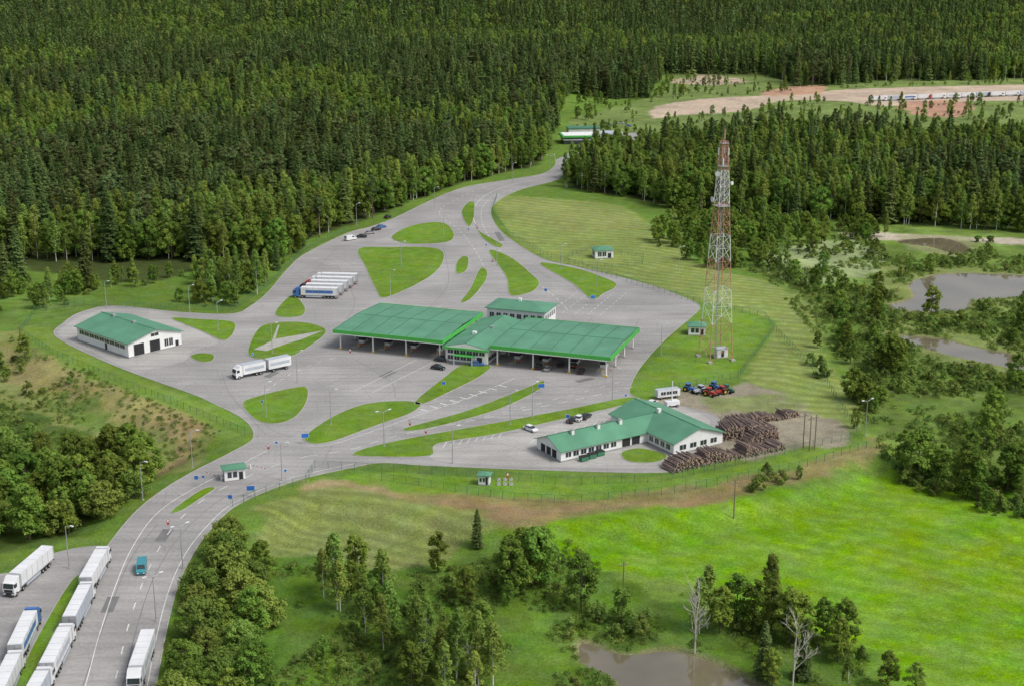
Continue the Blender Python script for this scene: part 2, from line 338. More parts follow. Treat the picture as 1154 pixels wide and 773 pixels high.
# ---------------- sheets
def area(P): return .5*sum(P[i][0]*P[(i+1)%len(P)][1]-P[(i+1)%len(P)][0]*P[i][1] for i in range(len(P)))
def sheet(name,P,z,mat,mb=None):
    if area(P)<0: P=P[::-1]
    tri=tessellate_polygon([[Vector((x,y,0)) for x,y in P]])
    own=mb is None; mb=mb or MB()
    fs=[]
    for t in tri:
        a,b,c=[P[i] for i in t]
        s=(b[0]-a[0])*(c[1]-a[1])-(b[1]-a[1])*(c[0]-a[0])
        fs.append(t if s>0 else t[::-1])
    mb.add([(x,y,z) for x,y in P],fs,mat)
    if own: return mb.obj(name)
def offset(P,d,closed=True):
    n=len(P); out=[]
    for i in range(n):
        a=P[i-1] if (closed or i>0) else P[i]; c=P[(i+1)%n] if (closed or i<n-1) else P[i]
        tx,ty=c[0]-a[0],c[1]-a[1]; l=math.hypot(tx,ty)+1e-9
        out.append((P[i][0]-ty/l*d,P[i][1]+tx/l*d))
    return out
def kerbring(mb,P,w,z0,z1,closed=True,mat='kerb'):
    Q=offset(P,w,closed); n=len(P)
    vs=[(x,y,z0) for x,y in P]+[(x,y,z1) for x,y in P]+[(x,y,z1) for x,y in Q]+[(x,y,z0) for x,y in Q]
    fs=[]
    for i in range(n if closed else n-1):
        j=(i+1)%n
        fs+=[(i,j,n+j,n+i),(n+i,n+j,2*n+j,2*n+i),(2*n+i,2*n+j,3*n+j,3*n+i)]
    mb.add(vs,fs,mat)
APRON=cr(GP([(-90,950),(-10,850),(38,773),(70,705),(98,650),(124,612),(150,580),(178,556),(215,533),(262,509),(286,493),(276,473),(240,454),(215,443),(150,420),(100,399),(62,378),(72,364),(92,352),(130,345),(200,352),(262,354),(283,345),(302,330),(325,303),(345,286),(392,263),(418,256),(445,246),(495,222),(530,210),(580,202),(612,196),(626,186),(626,172),(640,160),(720,150),(700,166),(650,176),(648,190),(628,203),(590,213),(565,224),(553,238),(560,256),(578,272),(612,292),(655,302),(720,318),(765,333),(788,345),(778,358),(752,380),(728,405),(712,430),(714,447),(770,458),(810,472),(800,500),(765,522),(745,532),(600,529),(480,524),(430,521),(400,526),(345,538),(300,553),(262,572),(238,595),(218,622),(200,660),(187,710),(175,773),(160,850),(130,950)]),5)
sheet('asphalt_road',APRON,.02,'asphalt')
mb=MB(); ap=APRON if area(APRON)>0 else APRON[::-1]; kerbring(mb,ap,-.22,-.1,.10); mb.obj('road_kerb')
PARK=cr(GP([(-200,640),(0,646),(50,626),(92,616),(122,618),(108,650),(92,700),(50,773),(0,860),(-250,860)]),5)
sheet('parking_pavement',PARK,.012,'asphalt')
sheet('concrete_pavement',cr(GP([(66,378),(78,364),(98,354),(132,348),(196,355),(222,372),(246,386),(216,396),(205,408),(150,416),(104,396)]),4),.03,'concrete')
sheet('parking_pavement',cr(GP([(492,502),(560,492),(640,475),(712,456),(770,461),(800,474),(790,500),(755,522),(738,528),(600,525),(500,520),(484,512)]),4),.03,'concrete')
ISL=[[(404,281),(440,279),(480,279),(498,283),(500,294),(490,308),(468,322),(434,336),(424,328),(412,302)],
[(441,268),(460,256),(488,251),(505,254),(512,267),(500,274),(460,275)],
[(520,290),(528,291),(526,305),(515,309),(514,298)],
[(541,303),(549,306),(547,318),(531,337),(519,341),(530,325)],
[(551,283),(575,290),(600,310),(608,320),(598,330),(575,333),(570,312)],
[(520,240),(527,229),(535,230),(533,250),(527,255)],
[(608,297),(650,303),(690,317),(694,324),(681,331),(667,338),(645,320)],
[(310,352),(329,333),(343,345),(341,356),(318,358)],
[(279,396),(290,372),(308,364),(345,364),(368,373),(350,390),(322,404),(288,404)],
[(193,359),(225,360),(262,363),(264,374),(252,384),(226,373)],
[(214,402),(226,398),(241,400),(239,407),(226,408)],
[(273,455),(292,446),(330,437),(346,437),(346,452),(334,469),(314,477),(290,474)],
[(343,492),(372,471),(405,457),(440,452),(474,454),(462,466),(420,481),(376,497),(352,500)],
[(468,452),(498,427),(522,411),(553,412),(540,425),(504,443),(478,455)],
[(455,483),(525,463),(590,438),(612,429),(608,439),(560,462),(482,483)],
[(397,512),(440,498),(560,476),(640,461),(706,448),(716,453),(640,471),(560,489),(494,500),(486,513),(440,515)],
[(192,577),(212,561),(231,550),(243,550),(226,562),(204,576)],
[(700,510),(722,505),(752,513),(738,521),(708,520)],
[(536,253),(542,262),(566,276),(560,279),(543,268)],
[(-6,812),(20,760),(54,696),(82,652),(94,654),(66,705),(40,757),(12,812)]]
mb=MB(); mk=MB()
for P in ISL:
    P=cr(GP(P),6)
    if area(P)<0: P=P[::-1]
    kerbring(mk,P,.2,.0,.15); sheet('',offset(P,.18),.14,'lawn',mb)
mb.obj('lawn_islands'); mk.obj('island_kerb')
mb=MB(); sheet('',GP([(286,394),(312,382),(330,379),(364,373),(340,383),(322,388),(300,396)]),.155,'kerb',mb); sheet('',GP([(303,394),(313,367),(315,367),(307,394)]),.16,'kerb',mb); mb.obj('drainage_channel')
for P,z in PONDS: 
    if area(P)<0: P=P[::-1]
    sheet('pond_water',offset(P,-1.0),z,'water')
# ---------------- painted markings
mk=MB()
def strip(pts,w=.22,dash=None,z=.04,n=8,px=True,sm=True,mat='paint'):
    P=GP(pts) if px else pts
    if sm and len(P)>2: P=cr(P,n,False)
    out=[];acc=0
    for i in range(len(P)-1):
        a,b=P[i],P[i+1]; L=math.hypot(b[0]-a[0],b[1]-a[1]); s=0
        while s<L-1e-6:
            if dash:
                per=dash[0]+dash[1]; ph=acc%per
                on=ph<dash[0]; rem=(dash[0]-ph) if on else per-ph
            else: on=True; rem=L
            e=min(L,s+max(rem,.01)); 
            if on: out.append((s/L,e/L,a,b,L))
            acc+=e-s; s=e
    for s,e,a,b,L in out:
        dx,dy=(b[0]-a[0])/L,(b[1]-a[1])/L; ox,oy=-dy*w/2,dx*w/2
        p=(a[0]+(b[0]-a[0])*s,a[1]+(b[1]-a[1])*s); q=(a[0]+(b[0]-a[0])*e,a[1]+(b[1]-a[1])*e)
        mk.add([(p[0]-ox,p[1]-oy,z),(q[0]-ox,q[1]-oy,z),(q[0]+ox,q[1]+oy,z),(p[0]+ox,p[1]+oy,z)],[(0,1,2,3)],mat)
strip([(100,860),(128,773),(146,700),(168,640),(198,590),(240,556),(300,528),(345,514)],.2,(3,6))
strip([(70,860),(96,773),(112,715),(132,655),(150,615),(175,580),(210,555),(262,528),(300,508)],.16)
strip([(150,860),(166,773),(178,710),(192,660),(210,622),(232,594),(258,570),(300,549),(345,534),(400,522)],.16)
strip([(345,503),(375,500),(425,484),(470,468),(530,447),(580,426)],.16)
strip([(345,514),(400,505),(450,490),(560,468),(640,452),(712,436)],.18,(3,3))
strip([(480,482),(560,466),(640,446),(700,430)],.18,(2,4))
strip([(470,465),(520,452),(565,432)],.18,(3,3))
for i in range(9):
    x=474+i*11; strip([(x,461-i*3.4),(x+9,463-i*3.4)],.4,sm=False)
strip([(560,206),(520,222),(495,240),(520,262),(545,300),(540,330)],.18,(3,4))
strip([(600,209),(560,220),(543,236),(548,262),(580,300),(620,330),(640,350)],.2,(3,3))
strip([(615,201),(575,209),(545,222),(533,240),(540,262)],.2)
for i in range(10):
    x=604+i*11.5; y=493-i*3.1; strip([(x,y),(x-7,y+7)],.15,sm=False)
for i in range(8):
    x=504+i*9; y=497-i*1.6; strip([(x,y),(x-5,y+7)],.15,sm=False)
for i in range(5):
    strip([(620+i*14,352+i*1),(650+i*14,330-i*0)],.15,(2,2),sm=False)
strip([(300,440),(330,420),(370,405),(400,402)],.18,(2,3))
strip([(400,440),(430,425),(470,405)],.15,sm=False);strip([(420,442),(450,427),(488,408)],.15,sm=False)
mk.obj('road_markings'); mk=MB()
J=[[(110,860),(138,773),(156,700),(176,645),(206,600),(250,562),(310,532)],[(84,800),(108,730),(126,680),(148,628),(178,590)],[(240,430),(300,410),(370,395)],[(350,440),(420,415),(470,400)],[(380,300),(400,340),(380,372)],[(500,280),(505,320),(480,350)],[(640,345),(700,340),(760,345)],[(720,360),(700,400),(680,430)],[(600,425),(640,435),(700,420)],[(560,445),(620,430),(690,425)],[(300,480),(330,490),(400,470)],[(250,420),(260,445),(300,490)],[(500,508),(560,500),(600,510)],[(380,280),(360,300),(330,330)],[(330,310),(370,290),(400,300)],[(600,300),(630,318),(700,335)],[(400,405),(440,430),(445,448)]]
for q in J: strip(q,.14,None,.036,6,mat='seal')
for q in ([(120,690),(128,672)],[(180,610),(190,596)],[(430,425),(444,418)],[(650,430),(668,426)],[(300,425),(312,419)],[(560,262),(566,272)]): strip(q,2.4,None,.033,sm=False,mat='seal')
mk.obj('asphalt_joints')
# ---------------- buildings
def windows(mb,face,x0,x1,y,z0,z1,n,gap=.4,mat='glass',frame=True):
    w=(x1-x0-gap*(n-1))/n
    for i in range(n):
        a=x0+i*(w+gap); b=a+w
        def bx(a,b,z0,z1,d,m):
            if face=='f': mb.box(a,y-d,z0,b,y+.05,z1,m)
            if face=='b': mb.box(a,y-.05,z0,b,y+d,z1,m)
            if face=='l': mb.box(y-d,a,z0,y+.05,b,z1,m)
            if face=='r': mb.box(y-.05,a,z0,y+d,b,z1,m)
        if frame: bx(a-.09,b+.09,z0-.09,z1+.09,.03,'plinth' if mat=='dark' else 'steel')
        bx(a,b,z0,z1,.05,mat)
        if b-a>1.1 and mat=='glass': bx((a+b)/2-.04,(a+b)/2+.04,z0,z1,.07,'white')
def gable(mb,x0,x1,y0,y1,z,rise,axis,over,mat,wall=None,th=.18):
    X0,X1,Y0,Y1=x0-over,x1+over,y0-over,y1+over
    if axis=='x':
        ym=(y0+y1)/2; d=rise*over/((y1-y0)/2)
        pr=[(Y0,z-d),(ym,z+rise),(Y1,z-d),(Y1,z-d+th),(ym,z+rise+th),(Y0,z-d+th)]
        vs=[(X0,a,b) for a,b in pr]+[(X1,a,b) for a,b in pr]
        if wall: mb.add([(x0,y0,z),(x0,y1,z),(x0,ym,z+rise),(x1,y0,z),(x1,y1,z),(x1,ym,z+rise)],[(0,2,1),(3,4,5)],wall)
    else:
        xm=(x0+x1)/2; d=rise*over/((x1-x0)/2)
        pr=[(X0,z-d),(xm,z+rise),(X1,z-d),(X1,z-d+th),(xm,z+rise+th),(X0,z-d+th)]
        vs=[(a,Y0,b) for a,b in pr]+[(a,Y1,b) for a,b in pr]
        if wall: mb.add([(x0,y0,z),(x1,y0,z),(xm,y0,z+rise),(x0,y1,z),(x1,y1,z),(xm,y1,z+rise)],[(0,1,2),(3,5,4)],wall)
    mb.add(vs,[(0,1,7,6),(1,2,8,7),(2,3,9,8),(3,4,10,9),(4,5,11,10),(5,0,6,11),(0,5,4,1),(1,4,3,2),(6,7,10,11),(7,8,9,10)],mat)
    if axis=='x': mb.box(X0,ym-.18,z+rise+th-.05,X1,ym+.18,z+rise+th+.05,'greenp')
    else: mb.box(xm-.18,Y0,z+rise+th-.05,xm+.18,Y1,z+rise+th+.05,'greenp')
def hip(mb,x0,x1,y0,y1,z,rise,over,mat,th=.2):
    X0,X1,Y0,Y1=x0-over,x1+over,y0-over,y1+over; w=(Y1-Y0)/2; l=X1-X0
    if l>=2*w: r0,r1=(X0+w,(Y0+Y1)/2),(X1-w,(Y0+Y1)/2)
    else: r0,r1=((X0+X1)/2,Y0+l/2),((X0+X1)/2,Y1-l/2)
    vs=[(X0,Y0,z),(X1,Y0,z),(X1,Y1,z),(X0,Y1,z),(X0,Y0,z+th),(X1,Y0,z+th),(X1,Y1,z+th),(X0,Y1,z+th),(*r0,z+th+rise),(*r1,z+th+rise)]
    if l>=2*w: top=[(4,5,9,8),(5,6,9),(6,7,8,9),(7,4,8)]
    else: top=[(4,5,8),(5,6,9,8),(6,7,9),(7,4,8,9)]
    mb.add(vs,[(3,2,1,0),(0,1,5,4),(1,2,6,5),(2,3,7,6),(3,0,4,7)]+top,mat)
A=G(376,372,6.4); R0=math.radians(-19.4)
E=empty('border_checkpoint_terminal',(A[0],A[1],0),R0)
def canopy(x0,x1,y0,y1,nm):
    mb=MB(); gable(mb,x0,x1,y0,y1,6.35,.75,'x',0,'roof')
    for k in range(int((x1-x0)/6.2)+1):
        xx=min(x0+k*6.2,x1-.15)
        ym=(y0+y1)/2
        for ya,yb in ((y0,ym),(y1,ym)):
            mb.add([(xx,ya,6.54),(xx+.15,ya,6.54),(xx+.15,yb,7.29),(xx,yb,7.29),(xx,ya,6.64),(xx+.15,ya,6.64),(xx+.15,yb,7.39),(xx,yb,7.39)],[(4,5,6,7),(0,1,5,4),(0,4,7,3),(1,2,6,5)],'greenp')
    mb.obj('roof_'+nm,parent=E)
    f=MB(); t=.25
    f.box(x0-t,y0-t,5.3,x1+t,y0-.01,6.62,'fascia'); f.box(x0-t,y1+.01,5.3,x1+t,y1+t,6.62,'fascia')
    f.box(x0-t,y0,5.3,x0-.01,y1,6.6,'fascia'); f.box(x1+.01,y0,5.3,x1+t,y1,6.6,'fascia')
    f.box(x0-t-.04,y0-t-.05,5.22,x1+t+.04,y0-t+.08,5.42,'white'); f.box(x0,y0,5.5,x1,y1,5.6,'white')
    f.obj('fascia_'+nm,parent=E)
    c=MB()
    for i in range(4):
        for j in range(4):
            x=x0+1.5+(x1-x0-3)*i/3; y=y0+1.5+(y1-y0-3)*j/3
            c.cyl((x,y,0),(x,y,5.5),.26,.26,8,'white'); c.box(x-.5,y-.5,0,x+.5,y+.5,.35,'yellow' if j==0 else 'plinth')
            c.box(x-.9,y-.12,5.1,x+.9,y+.12,5.49,'steel')
    c.obj('columns_'+nm,parent=E)
    b=MB()
    for i in range(4):
        xc=x0+5.2+i*(x1-x0-8)/3.2
        b.box(xc-1.1,y0+4,.02,xc+1.1,y1-4,.2,'kerb')
        for yy in (y0+9,y0+21):
            b.box(xc-.9,yy,.2,xc+.9,yy+3,1.1,'white'); b.box(xc-.88,yy+.02,1.1,xc+.88,yy+2.98,2.2,'glass'); b.box(xc-1.05,yy-.15,2.2,xc+1.05,yy+3.15,2.5,'white')
        b.cyl((xc+.9,y0+5,.2),(xc+.9,y0+5,1.2),.15,.15,6,'yellow'); b.box(xc+.9,y0+4.95,1.0,xc+3.9,y0+5.05,1.12,'red')
    b.obj('booths_'+nm,parent=E)
canopy(0,37,0,35,'west'); canopy(53,90.5,0,34,'east')
w=MB(); w.box(38.2,-.4,0,51.8,31,4.7,'white'); w.box(38.1,-.5,0,51.9,31.1,.5,'plinth')
w.obj('office_walls',parent=E)
w=MB(); windows(w,'f',39,47,-.4,1.1,2.3,4); windows(w,'f',39,51,-.4,3.0,4.1,6); windows(w,'f',48.6,50.2,-.4,.5,2.4,1,mat='dark')
windows(w,'l',1,30,38.2,1.1,2.3,10); windows(w,'r',1,30,51.8,1.1,2.3,10); w.obj('office_windows',parent=E)
w=MB(); gable(w,37.6,52.6,-1.2,34,5.0,1.6,'y',0,'roofy','white'); w.box(37.5,-1.5,4.55,52.7,-1.21,5.15,'fascia'); w.box(41.5,-2.8,2.9,48,-.42,3.05,'fascia'); 
for x in (41.8,47.7): w.cyl((x,-2.6,0),(x,-2.6,2.9),.1,.1,6,'white')
w.box(43,10,6.1,44.2,11.2,7.2,'white'); w.box(46,18,5.9,47,19,7.2,'steel'); w.obj('office_roof',parent=E)
loc=(A[0]+math.cos(R0)*38-math.sin(R0)*37,A[1]+math.sin(R0)*38+math.cos(R0)*37,0)
E2=empty('office_building',loc,R0)
w=MB(); w.box(0,0,0,20,12,7.8,'white'); w.box(-.1,-.1,0,20.1,12.1,.5,'plinth'); w.obj('walls',parent=E2)
w=MB(); 
for z in (1.2,4.9): windows(w,'f',1,19,0,z,z+1.5,8,1.0); windows(w,'r',1,11,20,z,z+1.5,5,1.0); windows(w,'l',1,11,0,z,z+1.5,5,1.0)
w.obj('windows',parent=E2)
w=MB(); hip(w,0,20,0,12,7.8,1.6,.7,'roof'); w.box(9,5.4,9.0,10,6.4,10.4,'white'); w.obj('roof',parent=E2)
p0=G(88,384); p1=G(145,404); rot=math.atan2(p1[1]-p0[1],p1[0]-p0[0]); L=29.5; D=19.5
E3=empty('vehicle_inspection_hall',(p0[0],p0[1],0),rot)
w=MB(); w.box(0,0,0,L,D,4.9,'white'); w.box(-.08,-.08,0,L+.08,D+.08,.45,'plinth'); w.obj('walls',parent=E3)
w=MB(); windows(w,'f',1.5,L-2,0,2.7,3.9,9,.45); windows(w,'f',L*.55,L*.55+1.1,0,.45,2.4,1,mat='dark')
windows(w,'r',2,5.6,L,.1,4.0,1,mat='dark');windows(w,'r',7.8,11.4,L,.1,4.0,1,mat='dark');windows(w,'r',13.2,16.2,L,1.2,3.4,2,mat='glass'); windows(w,'r',17.2,18.3,L,.1,2.2,1,mat='dark'); windows(w,'r',8.4,11.1,L,5.3,6.2,1,mat='glass')
w.obj('windows_and_doors',parent=E3)
w=MB(); gable(w,0,L,0,D,4.9,2.5,'x',.7,'roof','white'); w.box(L*.2,D/2-.6,7.3,L*.2+1.2,D/2+.6,8.2,'steel'); w.box(L*.6,D/2-.5,7.3,L*.6+1,D/2+.5,8.1,'steel'); w.obj('roof',parent=E3)
p=G(632,521); rot=math.radians(32)
E4=empty('service_building',(p[0],p[1],0),rot)
w=MB(); w.box(0,0,0,27,11,3.1,'white'); w.box(-.08,-.08,0,26.95,11.08,.4,'plinth')
w.box(27.0,-11,0,43,16,3.3,'white'); w.box(26.92,-11.08,0,43.08,16.08,.38,'plinth'); w.obj('walls',parent=E4)
w=MB(); windows(w,'f',1.5,17,0,1.1,2.3,7,.8); windows(w,'f',19,24.5,0,.4,2.5,2,.6,mat='dark'); windows(w,'l',2,9,0,.5,2.5,3,.7,mat='dark'); windows(w,'f',29,41,-11,1.1,2.3,4,1.4); windows(w,'l',-9.5,-1,27.0,1.1,2.4,4,.9); windows(w,'r',-9,15,43,1.1,2.3,7,1.5)
w.obj('windows_and_doors',parent=E4)
w=MB(); gable(w,0,33,0,11,3.1,2.3,'x',.6,'roof','white'); gable(w,27,43,-11,16,3.3,2.7,'y',.6,'roofy','white')
for x in (6,14,21): w.box(x,4.0,4.9,x+.8,4.8,6.2,'white'); w.box(x-.1,3.9,6.2,x+.9,4.9,6.3,'plinth')
w.box(33.6,4,5.4,34.5,4.9,6.9,'white'); w.obj('roof',parent=E4)
def hut(px,py,rotd,sx,sy,h,name='utility_hut',ris=1.0):
    x,y,z=PX(px,py); E=empty(name,(x,y,z),math.radians(rotd))
    w=MB(); w.box(-sx/2,-sy/2,0,sx/2,sy/2,h,'white'); w.box(-sx/2-.06,-sy/2-.06,0,sx/2+.06,sy/2+.06,.3,'plinth'); w.obj('walls',parent=E)
    w=MB(); windows(w,'f',-sx*.35,sx*.1,-sy/2,1,h-.6,2,.4); windows(w,'f',sx*.2,sx*.38,-sy/2,.3,2.2,1,mat='dark'); windows(w,'l',-sy*.3,sy*.3,-sx/2,1,h-.6,1); w.obj('windows',parent=E)
    w=MB(); hip(w,-sx/2,sx/2,-sy/2,sy/2,h,ris,.45,'roof'); w.obj('roof',parent=E); return E
hut(679,290,10,7.5,6,3.4,ris=1.2); hut(785,376,-5,5.5,5,3.0,ris=1.0); hut(546,545,-10,2.6,2.2,2.5,ris=.5)
hut(264,539,20,5.0,3.2,3.0,'guard_booth',.4)
x,y,z=PX(664,163); Ef=empty('distant_customs_building',(x,y,0),math.radians(6))
w=MB(); w.box(-16,0,0,6,14,4.4,'glass'); w.box(-16.2,-.2,2.6,6.2,14.2,3.2,'white'); w.box(-17,-1,4.4,7,15,5.4,'fascia'); w.box(-16,0,5.4,6,14,5.7,'white'); w.box(6.6,3,0,22,16,5.6,'white'); w.box(6.4,2.8,5.6,22.2,16.2,6.1,'tgrey'); w.box(-8,34,0,12,44,5,'white'); w.box(-8.5,33.5,5,12.5,44.5,5.6,'greenp'); w.obj('walls_and_roof',parent=Ef)
w=MB(); windows(w,'f',8,21,3,1,4.2,5,.7); w.obj('windows',parent=Ef)
# ---------------- lattice tower
x,y=G(806,404); tw=MB(); HT=68.
def hwid(z): return 3.9*(1-z/HT)**1.0+ .85*(z/HT)
zs=[0.]; st=6.2
while zs[-1]<HT-1.6: zs.append(min(HT,zs[-1]+st)); st=max(2.2,st*.93)
for i in range(len(zs)-1):
    za,zb=zs[i],zs[i+1]; ha,hb=hwid(za),hwid(zb)
    band=int((za+.1)/HT*7); c='towred' if band%2==0 else 'towwhite'
    ca=[(-ha,-ha,za),(ha,-ha,za),(ha,ha,za),(-ha,ha,za)]; cb=[(-hb,-hb,zb),(hb,-hb,zb),(hb,hb,zb),(-hb,hb,zb)]
    for k in range(4):
        j=(k+1)%4
        tw.cyl(ca[k],cb[k],.125,.115,6,c,False)
        tw.cyl(ca[k],cb[j],.05,.05,4,c,False); tw.cyl(ca[j],cb[k],.05,.05,4,c,False); tw.cyl(cb[k],cb[j],.055,.055,4,c,False)
        if za<30:
            mid=[(ca[k][q]+ca[j][q]+cb[k][q]+cb[j][q])/4 for q in range(3)]
            e1=[(ca[k][q]+cb[k][q])/2 for q in range(3)]; e2=[(ca[j][q]+cb[j][q])/2 for q in range(3)]
            tw.cyl(mid,e1,.04,.04,4,c,False); tw.cyl(mid,e2,.04,.04,4,c,False)
tw.box(-.35,-.06,0,-.28,.06,HT,'steel'); tw.box(.28,-.06,0,.35,.06,HT,'steel'); tw.box(-.15,.2,0,.15,.28,HT-2,'plinth')
for k in range(68): tw.box(-.3,-.03,k+.5,.3,.03,k+.56,'steel')
for z in (48,60,66.8): h=hwid(z)+.3; tw.box(-h,-h,z,h,h,z+.1,'steel')
for a in range(6):
    an=a*math.pi/3; r=1.7; zc=64.5 if a%2 else 61.5
    cx,cy=r*math.cos(an),r*math.sin(an); tw.box(cx-.14,cy-.14,zc-1.1,cx+.14,cy+.14,zc+1.1,'tw'); tw.cyl((cx*.5,cy*.5,zc),(cx,cy,zc),.05,.05,4,'steel')
for (dx,dy,z,r) in ((-2.2,-1,58,.8),(2.1,-1.2,55,.6),(-2.6,.6,50,.9)): tw.cyl((dx,dy,z),(dx*1.15,dy*1.3-.2,z),r*.6,r,12,'tw'); tw.cyl((0,0,z),(dx,dy,z),.06,.06,4,'steel')
tw.cyl((0,0,HT),(0,0,HT+4),.09,.04,6,'towred'); tw.cyl((.7,.7,HT),(.7,.7,HT+2.8),.06,.04,6,'tw')
for sx in (-1,1):
    for sy in (-1,1): tw.box(sx*3.9-.7,sy*3.9-.7,-.2,sx*3.9+.7,sy*3.9+.7,.5,'kerb')
tw.obj('telecom_tower',(x,y,0),math.radians(20))
q=G(812,402); b=MB(); b.box(-1.8,-1.3,.3,1.8,1.3,2.8,'tw'); b.box(-1.95,-1.45,2.8,1.95,1.45,2.95,'tgrey'); b.box(-2,-1.5,0,2,1.5,.3,'kerb'); windows(b,'f',-.4,.5,-1.3,.4,2.3,1,mat='dark'); b.obj('equipment_cabinet',(q[0],q[1],0),.3)
# ---------------- fences
def fence(pts,h=2.1,step=3.0,name='perimeter_fence'):
    W=[PX(*p) for p in pts]; mb=MB()
    for i in range(len(W)-1):
        a,b=W[i],W[i+1]; L=math.hypot(b[0]-a[0],b[1]-a[1]); n=max(1,int(L/step))
        P=[]
        for k in range(n+1):
            t=k/n; x=a[0]+(b[0]-a[0])*t; y=a[1]+(b[1]-a[1])*t; P.append((x,y,float(height(np.array([x]),np.array([y]))[0])))
        for k in range(n):
            p,q=P[k],P[k+1]
            mb.box(p[0]-.05,p[1]-.05,p[2]-.1,p[0]+.05,p[1]+.05,p[2]+h,'greenp')
            mb.cyl((p[0],p[1],p[2]+h-.08),(q[0],q[1],q[2]+h-.08),.03,.03,3,'greenp',False)
            mb.add([(p[0],p[1],p[2]+.05),(q[0],q[1],q[2]+.05),(q[0],q[1],q[2]+h-.1),(p[0],p[1],p[2]+h-.1)],[(0,1,2,3)],'mesh')
    mb.obj(name)
fence([(22,376),(60,400),(130,430),(200,458),(284,493)])
fence([(355,527),(430,531),(530,537),(640,546),(745,543),(840,522),(968,492)])
fence([(430,541),(500,552),(580,564),(640,567),(760,556),(900,528),(985,502)])
fence([(745,443),(795,433),(832,426),(872,372),(862,358),(795,345),(700,316)])
fence([(560,222),(554,240),(572,264),(612,288),(700,316)])
fence([(872,372),(930,430),(968,492)])
fence([(22,376),(40,352),(95,345),(200,349),(262,351),(300,325),(342,284),(392,260)])
fence([(640,297),(640,290),(660,283),(725,290),(724,299),(690,303),(640,297)],1.8)
fence([(262,570),(300,557),(345,543),(355,527)])
# ---------------- vehicles
def wheel(mb,x,y,r=.5,w=.32):
    mb.cyl((x,y-w/2,r),(x,y+w/2,r),r,r,12,'tyre'); mb.cyl((x,y-w/2-.01,r),(x,y+w/2+.01,r),r*.5,r*.5,8,'steel')
def truck(cab,box,stripe=None,boxtop='tw'):
    mb=MB()
    mb.box(-8.2,-.45,.85,6.0,.45,1.12,'dark')
    mb.box(-8.25,-1.26,1.13,5.3,1.26,3.98,box); mb.box(-8.2,-1.22,3.985,5.25,1.22,4.02,boxtop)
    for k in range(6): mb.box(-8.0+k*2.25,-1.2,4.02,-7.93+k*2.25,1.2,4.04,'tgrey')
    mb.box(-8.3,-1.28,1.1,-8.26,1.28,4.0,'steel'); mb.box(-8.33,-.02,1.2,-8.29,.02,3.9,'dark'); mb.box(-8.34,-1.2,.75,-8.25,1.2,1.0,'tred')
    for y in (-1.27,1.27):
        s=-1 if y<0 else 1
        mb.box(-8.25,y-.015*(s<0)-.0,1.13,5.3,y+.015*(s>0)+.0,1.35,'steel')
        mb.box(-2.4,y-.06,.5,3.4,y+.02,1.0,'tgrey')
        if stripe: mb.box(-6.5,min(y,y+s*.02),2.0,3.5,max(y,y+s*.02),3.1,stripe)
        for k in range(7): xx=-8.0+k*2.2; mb.box(xx,min(y,y+s*.03),1.35,xx+.07,max(y,y+s*.03),3.95,'steel')
    cabp=[(6.0,.75),(8.2,.45),(8.3,1.9),(8.05,3.0),(7.5,3.25),(6.9,3.9),(6.0,3.95)]
    mb.prof(cabp,-1.23,1.23,cab)
    mb.add([(8.325,-1.1,1.95),(8.325,1.1,1.95),(8.09,1.05,2.95),(8.09,-1.05,2.95)],[(0,1,2,3)],'glass')
    mb.box(8.22,-1.15,.45,8.36,1.15,1.1,'dark'); mb.box(8.3,-.9,1.2,8.33,.9,1.75,'dark')
    for y in (-1.25,1.23): mb.box(7.0,y,1.95,7.9,y+.02,2.8,'glass'); mb.box(8.0,y-.12 if y<0 else y+.0,2.2,8.2,y+.0 if y<0 else y+.14,2.9,'dark')
    for y in (-.9,.9): mb.box(8.33,y-.25,.7,8.38,y+.25,.95,'tw')
    mb.box(5.2,-1.1,.55,6.0,1.1,1.0,'steel')
    for x in (-6.1,-4.8,-3.5,4.7,7.3):
        for y in (-1.08,1.08): wheel(mb,x,y)
    return mb.mesh('semi_truck')
TR=[truck('tw','tw'),truck('tblue','tw','tblue'),truck('tw','tgrey'),truck('tred','tw'),truck('tw','tw','tgrey'),truck('black','tw')]
def veh(me,name,front,rear,z=0,zc=0):
    f=G(*front,zc);r=G(*rear,zc); a=math.atan2(f[1]-r[1],f[0]-r[0]); place(me,name,((f[0]+r[0])/2,(f[1]+r[1])/2,z+.04),a)
for k,(f,r) in enumerate([((14,659),(50,628)),((118,622),(97,660)),((100,662),(79,704)),((77,710),(54,756)),((51,762),(26,808)),((38,692),(18,735)),((18,744),(-2,786)),((150,772),(168,718))]):
    veh(TR[[0,0,2,4,2,1,0,4][k]],'semi_truck',f,r,0,2)
for k in range(5):
    cx,cy=356+k*5.6,330-k*4.0; veh(TR[[1,5,3,0,0][k]],'semi_truck',(cx-22,cy-.6),(cx+22,cy+.6),0,2)
mb=MB(); mb.box(-9,-.4,.85,9,.4,1.1,'dark')
for x0,x1 in ((-9.3,-1.6),(-.6,6.9)):
    mb.box(x0,-1.26,1.1,x1,1.26,3.9,'tw'); mb.box(x0+.05,-1.22,3.9,x1-.05,1.22,3.94,'tgrey'); mb.box(x0-.03,-1.27,1.08,x0,1.27,3.92,'steel')
    for s in (-1,1): mb.box(x0+.6,min(s*1.26,s*1.28),2.0,x1-.6,max(s*1.26,s*1.28),2.9,'tgrey')
mb.prof([(7.1,.75),(9.3,.45),(9.4,1.9),(9.1,3.0),(8.5,3.25),(7.9,3.8),(7.1,3.85)],-1.23,1.23,'tw')
